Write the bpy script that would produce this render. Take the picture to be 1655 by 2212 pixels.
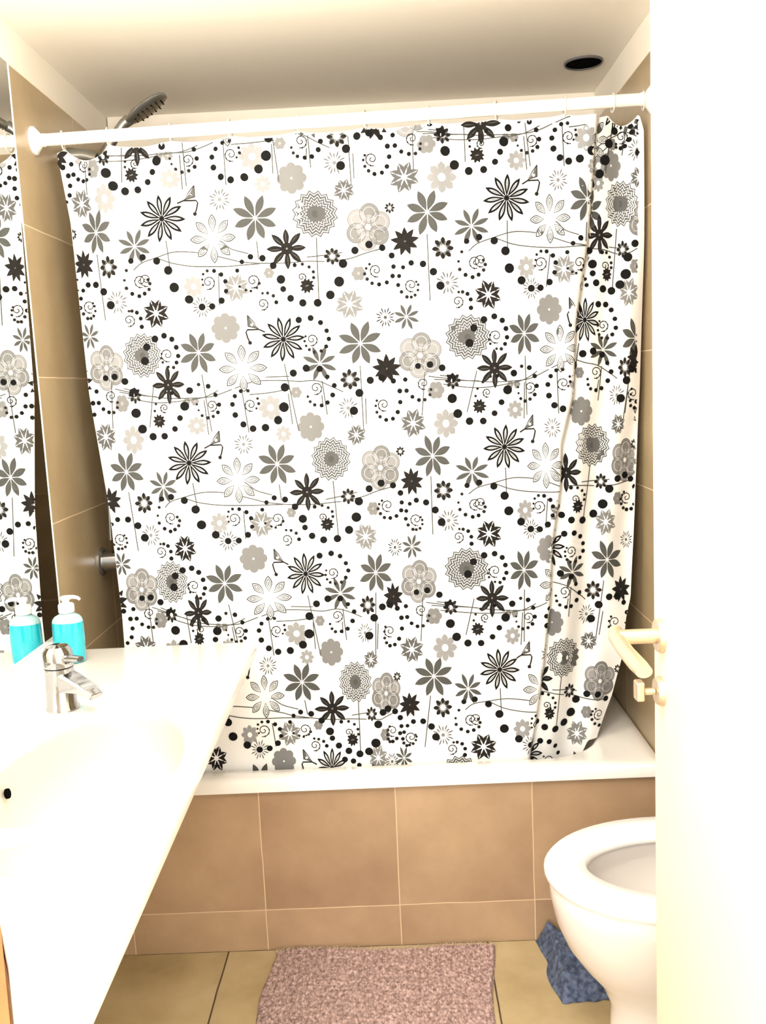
import bpy, bmesh, math, random
from mathutils import Vector, Matrix, noise
random.seed(7)
S = bpy.context.scene
for o in list(bpy.data.objects): bpy.data.objects.remove(o)
COL = S.collection

# ---------------------------------------------------------------- camera
F_PX, CAM_H, PITCH, YAW, ROLL = 1982.5, 1.3652, .1353, .0155, -.047
cp, sp = math.cos(PITCH), math.sin(PITCH)
Rz = Matrix.Rotation(YAW, 3, 'Z')
fw = Rz @ Vector((0, cp, -sp)); up = Rz @ Vector((0, sp, cp)); rt = Rz @ Vector((1, 0, 0))
c_, s_ = math.cos(ROLL), math.sin(ROLL)
r2 = c_*rt + s_*up; u2 = -s_*rt + c_*up
cam_d = bpy.data.cameras.new('camera'); cam = bpy.data.objects.new('camera', cam_d); COL.objects.link(cam)
m = Matrix((r2, u2, -fw)).transposed().to_4x4(); m.translation = Vector((0, 0, CAM_H)); cam.matrix_world = m
cam_d.sensor_fit = 'HORIZONTAL'; cam_d.sensor_width = 36; cam_d.lens = F_PX*36/1655; cam_d.clip_start = .02
S.camera = cam

# ---------------------------------------------------------------- world, lights, exposure
S.view_settings.view_transform = 'Standard'; S.view_settings.look = 'None'
S.view_settings.gamma = 1; S.view_settings.use_curve_mapping = False
S.view_settings.exposure = 1.75
w = bpy.data.worlds.new('hall_light'); S.world = w; w.use_nodes = True
w.node_tree.nodes['Background'].inputs[0].default_value = (1, .96, .90, 1)
w.node_tree.nodes['Background'].inputs[1].default_value = 1.5
def area(name, loc, target, sx, sy, power, col):
    d = bpy.data.lights.new(name, 'AREA'); d.shape = 'RECTANGLE'; d.size = sx; d.size_y = sy
    d.energy = power; d.color = col
    o = bpy.data.objects.new(name, d); COL.objects.link(o); o.location = loc
    o.rotation_euler = (Vector(target)-Vector(loc)).to_track_quat('-Z', 'Y').to_euler()
    return o
def lamp(name, loc, radius, power, col):
    d = bpy.data.lights.new(name, 'POINT'); d.shadow_soft_size = radius; d.energy = power; d.color = col
    o = bpy.data.objects.new(name, d); COL.objects.link(o); o.location = loc
    return o
lamp('vanity_lamp_light', (-.52, 1.32, 2.03), .09, 5, (1, .95, .88))
lamp('ceiling_lamp_light', (.0, .92, 1.80), .12, 10, (1, .95, .88))
lamp('hall_lamp_light', (-.40, -.40, 1.75), .22, 15.5, (1, .96, .90))

# ---------------------------------------------------------------- helpers
def tag(o, label=None, cat=None, group=None, kind=None):
    if label: o['label'] = label
    if cat: o['category'] = cat
    if group: o['group'] = group
    if kind: o['kind'] = kind
    return o
def empty(name, loc, label, cat, group=None):
    o = bpy.data.objects.new(name, None); COL.objects.link(o); o.location = loc
    o.empty_display_size = .05
    return tag(o, label, cat, group)
class MB:
    def __init__(s): s.v = []; s.f = []; s.m = []
    def add(s, vs, fs, mi=0):
        b = len(s.v); s.v += [tuple(v) for v in vs]
        for f in fs: s.f.append(tuple(b+i for i in f)); s.m.append(mi)
        return s
    def box(s, x0, x1, y0, y1, z0, z1, mi=0):
        return s.add([(x0,y0,z0),(x1,y0,z0),(x1,y1,z0),(x0,y1,z0),(x0,y0,z1),(x1,y0,z1),(x1,y1,z1),(x0,y1,z1)],
            [(0,3,2,1),(4,5,6,7),(0,1,5,4),(1,2,6,5),(2,3,7,6),(3,0,4,7)], mi)
    def loft(s, rings, closed=True, cap0=False, cap1=False, mi=0):
        n = len(rings[0]); vs = [p for r in rings for p in r]; fs = []
        for i in range(len(rings)-1):
            for j in range(n if closed else n-1):
                k = (j+1) % n
                fs.append((i*n+j, i*n+k, (i+1)*n+k, (i+1)*n+j))
        if cap0: fs.append(tuple(reversed(range(n))))
        if cap1: fs.append(tuple((len(rings)-1)*n+j for j in range(n)))
        return s.add(vs, fs, mi)
    def lathe(s, prof, loc=(0,0,0), axis='Z', n=32, cap=True, mi=0, M=None):
        rings = []
        for r, h in prof:
            ring = []
            for j in range(n):
                a = 2*math.pi*j/n; p = Vector((r*math.cos(a), r*math.sin(a), h))
                if axis == 'X': p = Vector((p.z, p.x, p.y))
                if axis == 'Y': p = Vector((p.y, p.z, p.x))
                if M: p = M @ p
                ring.append(p+Vector(loc))
            rings.append(ring)
        return s.loft(rings, True, cap, cap, mi)
    def tube(s, pts, rad, n=14, cap=True, mi=0, flat=1.0):
        pts = [Vector(p) for p in pts]; rings = []
        rr = rad if isinstance(rad, (list, tuple)) else [rad]*len(pts)
        prev = None
        for i, p in enumerate(pts):
            t = (pts[min(i+1, len(pts)-1)]-pts[max(i-1, 0)]).normalized()
            if prev is None:
                a = Vector((0,0,1)) if abs(t.z) < .9 else Vector((1,0,0)); nn = a.cross(t).normalized()
            else: nn = (prev-t*prev.dot(t)).normalized()
            prev = nn; b = t.cross(nn)
            rings.append([p+nn*rr[i]*math.cos(2*math.pi*j/n)+b*rr[i]*flat*math.sin(2*math.pi*j/n) for j in range(n)])
        return s.loft(rings, True, cap, cap, mi)
    def prism(s, poly, z0, z1, mi=0):
        n = len(poly)
        return s.add([(x,y,z0) for x,y in poly]+[(x,y,z1) for x,y in poly],
            [tuple(reversed(range(n))), tuple(range(n, 2*n))]+[(i,(i+1)%n,n+(i+1)%n,n+i) for i in range(n)], mi)
    def build(s, name, mats, parent=None, smooth=True, bevel=0, seg=3, world=True, sub=0, ang=40):
        me = bpy.data.meshes.new(name); me.from_pydata(s.v, [], s.f)
        if not isinstance(mats, (list, tuple)): mats = [mats]
        for mt in mats: me.materials.append(mt)
        me.polygons.foreach_set('material_index', s.m); me.update()
        bm = bmesh.new(); bm.from_mesh(me); bmesh.ops.recalc_face_normals(bm, faces=bm.faces)
        bm.to_mesh(me); bm.free()
        if smooth:
            me.polygons.foreach_set('use_smooth', [True]*len(me.polygons))
            if sub == 0: me.set_sharp_from_angle(angle=math.radians(ang))
        o = bpy.data.objects.new(name, me); COL.objects.link(o)
        if parent:
            o.parent = parent
            if world: o.matrix_parent_inverse = Matrix.Translation(-parent.location)
        if bevel:
            b = o.modifiers.new('bevel', 'BEVEL'); b.width = bevel; b.segments = seg; b.limit_method = 'ANGLE'
            b.angle_limit = math.radians(40); b.harden_normals = True
        if sub:
            b = o.modifiers.new('sub', 'SUBSURF'); b.levels = sub; b.render_levels = sub
        return o
def struct(mb, name, mat, bevel=0, parent=None):
    o = mb.build(name, mat, parent, smooth=bool(bevel), bevel=bevel)
    if not parent: o['kind'] = 'structure'
    return o

# ---------------------------------------------------------------- materials
def mat(name, col, rough=.5, metal=0, noise_amt=0, nscale=20, bump=0, bscale=200, coat=0, trans=0, spec=.5, col2=None):
    M = bpy.data.materials.new(name); M.use_nodes = True; nt = M.node_tree; N = nt.nodes; L = nt.links
    b = N['Principled BSDF']; b.inputs['Roughness'].default_value = rough; b.inputs['Metallic'].default_value = metal
    b.inputs['Coat Weight'].default_value = coat; b.inputs['Transmission Weight'].default_value = trans
    b.inputs['Specular IOR Level'].default_value = spec
    tc = N.new('ShaderNodeTexCoord')
    n = N.new('ShaderNodeTexNoise'); n.inputs['Scale'].default_value = nscale; n.inputs['Detail'].default_value = 5
    L.new(tc.outputs['Object'], n.inputs['Vector'])
    mx = N.new('ShaderNodeMix'); mx.data_type = 'RGBA'
    c2 = col2 or tuple(c*(1-noise_amt) for c in col)
    mx.inputs[6].default_value = (*col, 1); mx.inputs[7].default_value = (*c2, 1)
    cr = N.new('ShaderNodeMapRange'); cr.inputs[1].default_value = .35; cr.inputs[2].default_value = .65
    L.new(n.outputs['Fac'], cr.inputs[0]); L.new(cr.outputs[0], mx.inputs[0]); L.new(mx.outputs[2], b.inputs['Base Color'])
    if bump:
        n2 = N.new('ShaderNodeTexNoise'); n2.inputs['Scale'].default_value = bscale; L.new(tc.outputs['Object'], n2.inputs['Vector'])
        bp = N.new('ShaderNodeBump'); bp.inputs['Strength'].default_value = bump; bp.inputs['Distance'].default_value = .002
        L.new(n2.outputs['Fac'], bp.inputs['Height']); L.new(bp.outputs[0], b.inputs['Normal'])
    return M
def tile_mat(name, axes, off, size, ca, cb, grout, gw=.0025, rough=.3, nscale=3.0):
    M = bpy.data.materials.new(name); M.use_nodes = True; nt = M.node_tree; N = nt.nodes; L = nt.links
    b = N['Principled BSDF']
    g = N.new('ShaderNodeNewGeometry'); sx = N.new('ShaderNodeSeparateXYZ'); L.new(g.outputs['Position'], sx.inputs[0])
    def M_(op, a, bb=None, c=None):
        q = N.new('ShaderNodeMath'); q.operation = op
        for i, vv in enumerate((a, bb, c)):
            if vv is None: continue
            if isinstance(vv, (int, float)): q.inputs[i].default_value = vv
            else: L.new(vv, q.inputs[i])
        return q.outputs[0]
    wob = N.new('ShaderNodeTexNoise'); wob.inputs['Scale'].default_value = 9; L.new(g.outputs['Position'], wob.inputs['Vector'])
    wo = M_('MULTIPLY', M_('SUBTRACT', wob.outputs['Fac'], .5), .004)
    ms = []; ids = []
    for a, of, sz in zip(axes, off, size):
        p = M_('ADD', sx.outputs[a], wo)
        q = M_('DIVIDE', M_('SUBTRACT', p, of), sz)
        fr = M_('FRACT', q); d = M_('MULTIPLY', M_('MINIMUM', fr, M_('SUBTRACT', 1.0, fr)), sz)
        ms.append(M_('SMOOTHSTEP' if False else 'LESS_THAN', d, gw/2)); ids.append(M_('FLOOR', q))
    gm = M_('MAXIMUM', ms[0], ms[1])
    n = N.new('ShaderNodeTexNoise'); n.inputs['Scale'].default_value = nscale; n.inputs['Detail'].default_value = 7; n.inputs['Roughness'].default_value = .6
    cv = N.new('ShaderNodeCombineXYZ'); L.new(ids[0], cv.inputs[0]); L.new(ids[1], cv.inputs[1])
    va = N.new('ShaderNodeVectorMath'); va.operation = 'MULTIPLY_ADD'; L.new(cv.outputs[0], va.inputs[0]); va.inputs[1].default_value = (3.7, 5.1, 2.3); L.new(g.outputs['Position'], va.inputs[2])
    L.new(va.outputs[0], n.inputs['Vector'])
    rm = N.new('ShaderNodeMapRange'); rm.inputs[1].default_value = .3; rm.inputs[2].default_value = .7; L.new(n.outputs['Fac'], rm.inputs[0])
    mx = N.new('ShaderNodeMix'); mx.data_type = 'RGBA'; mx.inputs[6].default_value = (*ca, 1); mx.inputs[7].default_value = (*cb, 1); L.new(rm.outputs[0], mx.inputs[0])
    m2 = N.new('ShaderNodeMix'); m2.data_type = 'RGBA'; L.new(gm, m2.inputs[0]); L.new(mx.outputs[2], m2.inputs[6]); m2.inputs[7].default_value = (*grout, 1)
    L.new(m2.outputs[2], b.inputs['Base Color'])
    ro = M_('ADD', M_('MULTIPLY', gm, .5), rough); L.new(ro, b.inputs['Roughness'])
    bp = N.new('ShaderNodeBump'); bp.inputs['Strength'].default_value = .5; bp.inputs['Distance'].default_value = .0015
    L.new(M_('SUBTRACT', M_('MULTIPLY', n.outputs['Fac'], .12), gm), bp.inputs['Height']); L.new(bp.outputs[0], b.inputs['Normal'])
    return M
TA, TB, TG = (.47, .33, .205), (.31, .20, .12), (.66, .49, .32)
M_wtile_l = tile_mat('beige_wall_tile_left', (1, 2), (2.45, .762), (.5, .33), (.46,.36,.22), (.34,.25,.145), TG, rough=.22)
M_wtile_b = tile_mat('beige_wall_tile_back', (0, 2), (-.366, .762), (.33, .33), (.46,.36,.22), (.34,.25,.145), TG)
M_apron = tile_mat('beige_apron_tile', (0, 2), (-.366, .106), (.33, .33), TA, TB, TG, rough=.35)
M_floor = tile_mat('beige_floor_tile', (0, 1), (-.465, 1.77), (.32, .33), (.52,.42,.245), (.36,.27,.14), (.07,.045,.025), gw=.004, rough=.35, nscale=5)
M_paint = mat('white_wall_paint', (.86, .80, .70), .75, bump=.05, bscale=300)
M_ceil = mat('warm_ceiling_paint', (.90, .85, .76), .8, bump=.05, bscale=200)
M_tub = mat('white_tub_enamel', (.88, .86, .83), .15, coat=.3)
M_counter = mat('white_stone_counter', (.90, .89, .86), .22, noise_amt=.03, nscale=60, coat=.2)
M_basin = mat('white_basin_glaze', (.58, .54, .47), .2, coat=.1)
M_ceramic = mat('white_toilet_ceramic', (.86, .82, .78), .12, coat=.4)
M_seat = mat('white_seat_plastic', (.9, .89, .88), .25)
M_wood = mat('orange_cabinet_wood', (.48, .15, .045), .5, noise_amt=.25, nscale=8)
M_chrome = mat('chrome', (.42, .43, .45), .10, metal=1)
M_dchrome = mat('grey_chrome', (.32, .32, .30), .25, metal=.8)
M_black = mat('black_recess', (.002, .002, .002), .9, spec=.02)
M_mirror = mat('mirror_silver', (.93, .95, .94), .01, metal=1)
M_white_pl = mat('white_plastic', (.86, .85, .84), .35)
M_rod = mat('white_rod_enamel', (.88, .86, .82), .3)
M_clear = mat('frosted_clear_plastic', (.85, .83, .8), .3, trans=.35)
M_door = mat('cream_door_paint', (.82, .75, .58), .45, bump=.03, bscale=80)
M_brass = mat('pale_satin_metal', (.62, .50, .36), .35, metal=.7)
M_soap = mat('turquoise_soap', (.0, .42, .52), .2, coat=.6)
M_bclear = mat('clear_bottle_shoulder', (.55, .82, .84), .15, trans=.4)
M_blue = mat('blue_grey_denim', (.12, .155, .25), .9, nscale=90, col2=(.03, .045, .09), bump=.6, bscale=500)
M_mat = mat('mauve_chenille', (.54, .39, .36), .95, nscale=120, col2=(.20, .125, .115), bump=.5, bscale=600)
M_fringe = mat('pale_fringe', (.62, .47, .36), .95, noise_amt=.3, nscale=200)
M_cloth = mat('white_vinyl_cloth', (.80, .80, .79), .6, spec=.3, bump=.02, bscale=40)
M_hem = mat('plain_pale_cloth', (.80, .76, .74), .6)
M_ink = [mat('print_black', (.005,.005,.005), .8, spec=.15), mat('print_charcoal', (.016,.014,.013), .8, noise_amt=.3, nscale=80, spec=.15),
         mat('print_grey', (.075,.077,.073), .8, spec=.15), mat('print_mid_grey', (.10,.10,.10), .8, spec=.15),
         mat('print_light_grey', (.19,.19,.19), .8, spec=.15), mat('print_pale_grey', (.27,.27,.275), .8, spec=.15)]

# ---------------------------------------------------------------- room shell
XL, XM, XR, XT, YA, YB, YS, ZC, ZT = -.783, -.715, .612, 1.10, 2.10, 2.76, 1.87, 2.17, 2.082
struct(MB().box(-1.2, 1.5, -1.6, 3.0, -.05, 0), 'floor', M_floor)
struct(MB().box(XL-.1, 1.3, .30, 3.0, ZC, ZC+.05), 'ceiling', M_ceil)
struct(MB().box(XL-.1, XL, .42, YB+.1, 0, ZT), 'wall_left', M_wtile_l)
struct(MB().box(XL-.1, XL-.004, .42, YB+.1, ZT, ZC), 'trim_1', M_paint)
struct(MB().box(XL, XT, YB, YB+.1, 0, ZT), 'wall_back', M_wtile_b)
struct(MB().box(XL, XT, YB+.004, YB+.1, ZT, ZC), 'trim_2', M_paint)
struct(MB().box(XR, XR+.08, YA-.01, YB, 0, ZT), 'wall_right_niche', M_wtile_l)
struct(MB().box(XR+.004, XR+.08, YA-.01, YB, ZT, ZC), 'trim_3', M_paint)
struct(MB().box(XR+.08, XT, YA+.0, YA+.08, 0, ZC), 'wall_niche_return', M_wtile_b)
struct(MB().box(XT, XT+.08, .42, YA+.08, 0, ZC), 'wall_right', M_wtile_l)
fwall = MB().box(XL-.1, -.44, .36, .46, 0, ZC); fwall.box(.405, XT+.08, .36, .46, 0, ZC); fwall.box(-.44, .405, .36, .46, 2.05, ZC)
struct(fwall, 'wall_front', M_paint)
# tiled tub front
ap = MB().box(XL, XT, YA, YA+.03, 0, .4145)
struct(ap, 'wall_tub_front', M_apron)

# door, open into the room, handle side towards the left
dr = MB().box(.36, .40, .47, 1.283, .008, 2.03)
door = dr.build('door_1', M_door, bevel=.002); door['kind'] = 'structure'
hd = MB().lathe([(0.0, 0), (.024, 0), (.024, -.004), (.022, -.008), (.0, -.008)], (.36, 1.245, 1.005), 'X', 28, False)
o = hd.build('handle_rose', M_brass, door)
hd = MB().tube([(.352, 1.245, 1.005), (.315, 1.245, 1.005), (.300, 1.244, 1.005)], [.0105, .0105, .0105], 16)
hd.build('handle_shaft', M_brass, door)
pts = [(.300, 1.262, 1.012), (.297, 1.245, 1.005), (.299, 1.20, .998), (.302, 1.15, .994), (.303, 1.125, .993)]
MB().tube(pts, [.009, .011, .0115, .0125, .011], 16, flat=.75).build('door_handle', M_brass, door, sub=0)
pl = MB()
pl.lathe([(0, 0), (.021, 0), (.021, -.004), (.018, -.009), (0, -.009)], (.36, 1.245, .925), 'X', 28, False)
pl.build('lock_rose', M_brass, door)
pl = MB().tube([(.351, 1.245, .925), (.334, 1.245, .925)], .005, 10); pl.box(.322, .334, 1.235, 1.255, .913, .941)
pl.build('lock_turn', M_brass, door, bevel=.003)

# ---------------------------------------------------------------- ceiling vent
vt = empty('ceiling_downlight', (.532, 2.505, ZC), 'small round black recessed downlight in the ceiling above the tub', 'ceiling light')
rim = MB().lathe([(.050, 0), (.050, -.004), (.048, -.006), (.0455, -.004), (.0455, 0)], (.532, 2.505, ZC), 'Z', 40, False)
rim.build('light_rim', mat('dark_grey_rim', (.10, .095, .09), .5), vt)
MB().lathe([(0, -.0025), (.0457, -.0025)], (.532, 2.505, ZC), 'Z', 40, False).build('light_recess', M_black, vt)

# ---------------------------------------------------------------- mirror
mr = empty('wall_mirror', (XL, 1.4, .9), 'large frameless wall mirror above the counter reflecting curtain and soap bottle', 'mirror')
MB().box(XL+.0005, XL+.005, .80, 2.036, .844, 2.078).build('mirror_glass', M_mirror, mr, smooth=False)
MB().box(XL+.0005, XL+.006, 2.036, 2.040, .844, 2.078).build('mirror_edge', mat('pale_green_glass_edge', (.75,.82,.76), .2), mr, smooth=False)

# ---------------------------------------------------------------- bathtub
def rrect(x0, x1, y0, y1, r, z, n=8):
    P = []
    for cx, cy, a0 in ((x1-r, y1-r, 0), (x0+r, y1-r, 90), (x0+r, y0+r, 180), (x1-r, y0+r, 270)):
        for k in range(n+1):
            a = math.radians(a0+90*k/n); P.append((cx+r*math.cos(a), cy+r*math.sin(a), z))
    return P
tub = empty('bathtub', (-.09, 2.42, 0), 'white enamel bathtub behind the flower curtain with tiled front', 'bathtub')
tx0, tx1, ty0, ty1 = XL+.002, XR-.002, YA-.012, YB-.002
rg = [rrect(tx0, tx1, ty0, ty1, .004, .415), rrect(tx0, tx1, ty0, ty1, .004, .438), rrect(tx0+.004, tx1-.004, ty0+.004, ty1, .006, .443),
      rrect(tx0+.02, tx1-.03, ty0+.02, ty1-.01, .05, .446),
      rrect(-.70, .50, 2.148, 2.70, .17, .445), rrect(-.694, .493, 2.154, 2.694, .165, .441), rrect(-.69, .487, 2.16, 2.69, .16, .43),
      rrect(-.66, .43, 2.19, 2.65, .15, .22), rrect(-.63, .39, 2.22, 2.62, .13, .10), rrect(-.58, .33, 2.27, 2.57, .10, .07)]
MB().loft(rg, True, False, True).build('tub_shell', M_tub, tub, ang=60)
MB().lathe([(.0, .003), (.022, .003), (.025, 0)], (-.5, 2.42, .0705), 'Z', 24, False).build('drain', M_chrome, tub)

# shower mixer and hand shower on the left wall
kx = empty('shower_mixer', (XL, 2.37, .945), 'round chrome shower mixer knob on the left tiled wall', 'tap')
MB().lathe([(0, 0), (.037, 0), (.037, .004), (.033, .008), (0, .008)], (XL, 2.37, .945), 'X', 32, False).build('wall_plate', M_dchrome, kx)
MB().lathe([(.028, .008), (.028, .045), (.034, .048), (.034, .084), (.031, .088), (0, .092)], (XL, 2.37, .945), 'X', 32, False).build('knob', M_chrome, kx)
sh = empty('hand_shower', (XL, 2.40, 1.97), 'grey chrome hand shower on a wall bracket above the curtain rod', 'shower head')
MB().tube([(XL, 2.40, 1.975), (-.745, 2.40, 1.975), (-.715, 2.40, 1.965)], [.022, .017, .016], 16).build('bracket', M_dchrome, sh)
MB().tube([(-.735, 2.40, 1.925), (-.708, 2.40, 1.957), (-.685, 2.40, 1.99), (-.655, 2.40, 2.03), (-.640, 2.40, 2.046), (-.625, 2.40, 2.056)], [.012,.014,.013,.012,.0125,.014], 16).build('handle', M_dchrome, sh)
hm = MB(); A = Vector((-.632, 2.40, 2.050)); Dv = Vector((.103, 0, .060)); nrm = Vector((.50, 0, -.86))
L_ = Dv.length; Dn = Dv.normalized(); rings = []
for t, w_, th in ((0, .012, .008), (.08, .022, .010), (.25, .036, .012), (.5, .044, .012), (.75, .042, .011), (.92, .030, .009), (1.0, .012, .006)):
    c = A+Dn*L_*t
    rings.append([c+Vector((0, 1, 0))*w_*math.cos(a)+nrm*th*math.sin(a) for a in [2*math.pi*k/20 for k in range(20)]])
hm.loft(rings, True, True, True).build('spray_head', M_dchrome, sh)
fc = MB()
for i in range(-3, 4):
    for j in range(-2, 3):
        c = A+Dn*L_*(.52+i*.11)+Vector((0, j*.012, 0))+nrm*.0115
        if abs(i) == 3 and abs(j) == 2: continue
        fc.lathe([(.0022, 0), (.0022, .002), (0, .002)], c, 'Z', 8, False)
fc.build('spray_nozzles', M_black, sh)
MB().tube([(-.735, 2.40, 1.925), (-.745, 2.395, 1.86), (-.75, 2.39, 1.6), (-.75, 2.38, 1.2), (-.755, 2.375, 1.0)], .007, 10).build('hose', M_dchrome, sh)

# ---------------------------------------------------------------- curtain rod + rings
RX0, RZ0, RX1, RZ1, RY = XL, 1.952, XR, 1.974, 2.16
def rodz(x): return RZ0+(x-RX0)/(RX1-RX0)*(RZ1-RZ0)
rd = empty('curtain_rod', (XL, RY, RZ0), 'white shower curtain rod spanning the tub between the side walls', 'curtain rod')
MB().tube([(RX0+.004, RY, RZ0), (RX1-.004, RY, RZ1)], .0135, 24).build('rod_tube', M_rod, rd)
for x_, sgn in ((RX0, 1), (RX1, -1)):
    MB().lathe([(0, 0), (.031, 0), (.031, .004*sgn), (.024, .010*sgn), (.0145, .018*sgn), (.0145, .03*sgn)], (x_, RY, rodz(x_)), 'X', 28, False).build('rod_flange', M_rod, rd)

def interp(T, z):
    if z >= T[0][1]: return T[0][0]
    for a, b in zip(T, T[1:]):
        if z >= b[1]: return a[0]+(b[0]-a[0])*(a[1]-z)/(a[1]-b[1])
    return T[-1][0]
LB = [(-.738, 1.931), (-.721, 1.772), (-.713, 1.382), (-.688, 1.106), (-.680, .845), (-.681, .764), (-.674, .407)]
RB = [(.600, 1.958), (.603, 1.693), (.602, 1.482), (.596, 1.266), (.587, 1.044), (.575, .816), (.561, .759), (.552, .665), (.528, .559), (.487, .453)]
PB = [(.588, 1.958), (.586, 1.6), (.590, 1.3), (.586, 1.1), (.580, .90), (.573, .816), (.560, .759), (.551, .665), (.526, .559), (.486, .453)]
FB = [(.491, 1.956), (.482, 1.866), (.474, 1.766), (.463, 1.664), (.434, 1.488), (.426, 1.329), (.396, 1.211), (.391, 1.102), (.369, .969), (.361, .833), (.340, .661), (.320, .532), (.301, .438)]
RINGX = [-.717, -.613, -.472, -.337, -.186, -.032, .111, .262, .415, .522, .590]
DIP = [.030, .007, .003, .003, .003, .003, .003, .004, .005, .022]
def sstep(a, b, x):
    t = max(0, min(1, (x-a)/(b-a))); return t*t*(3-2*t)
def ztop(x):
    base = rodz(x)-.018
    if x <= RINGX[0]: return base-.4*(RINGX[0]-x)
    if x >= RINGX[-1]: return base-4.0*(x-RINGX[-1])
    for i in range(10):
        if x <= RINGX[i+1]:
            t = (x-RINGX[i])/(RINGX[i+1]-RINGX[i]); return base-DIP[i]*math.sin(math.pi*t)**.7
    return base
def zbot(x): return .405+.044*sstep(.435, .465, x)+.048*(1-sstep(-.60, -.54, x))
def fy(x, z):
    d = x-interp(FB, z)
    k = (z-.4)/1.55
    y = 2.168+.006*(1-k)
    s = sstep(-.004, .012, d)
    wf = .0035*math.sin(x*41+1.1*math.sin(z*2.1))+.0025*math.sin(x*17+z*1.3)+.002*math.sin(x*83+z*.7)*k
    wf += .0035*k*k*k*math.cos(2*math.pi*(x+.717)/.145)
    amp = .35+.65*k
    y += (1-s)*(wf*amp+.003*amp)
    y -= .006*math.exp(-((d+.022)/.016)**2)*min(1, .3+k)
    wr = .008*math.sin(d*62+.8+z*1.2)+.004*math.sin(d*31-z*3)
    y += s*(.036+wr+.30*min(d, .22)*(.15+.85*(1-k)))
    y -= .018*math.exp(-((x-.545)/.03)**2-((z-.72)/.12)**2)
    y -= .010*math.exp(-((d-.10)/.022)**2)*sstep(1.2, 1.9, z)
    # horizontal creases from packing folds
    for zc in (1.70, 1.05): y += .0012*math.exp(-((z-zc)/.006)**2)
    return y
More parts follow.
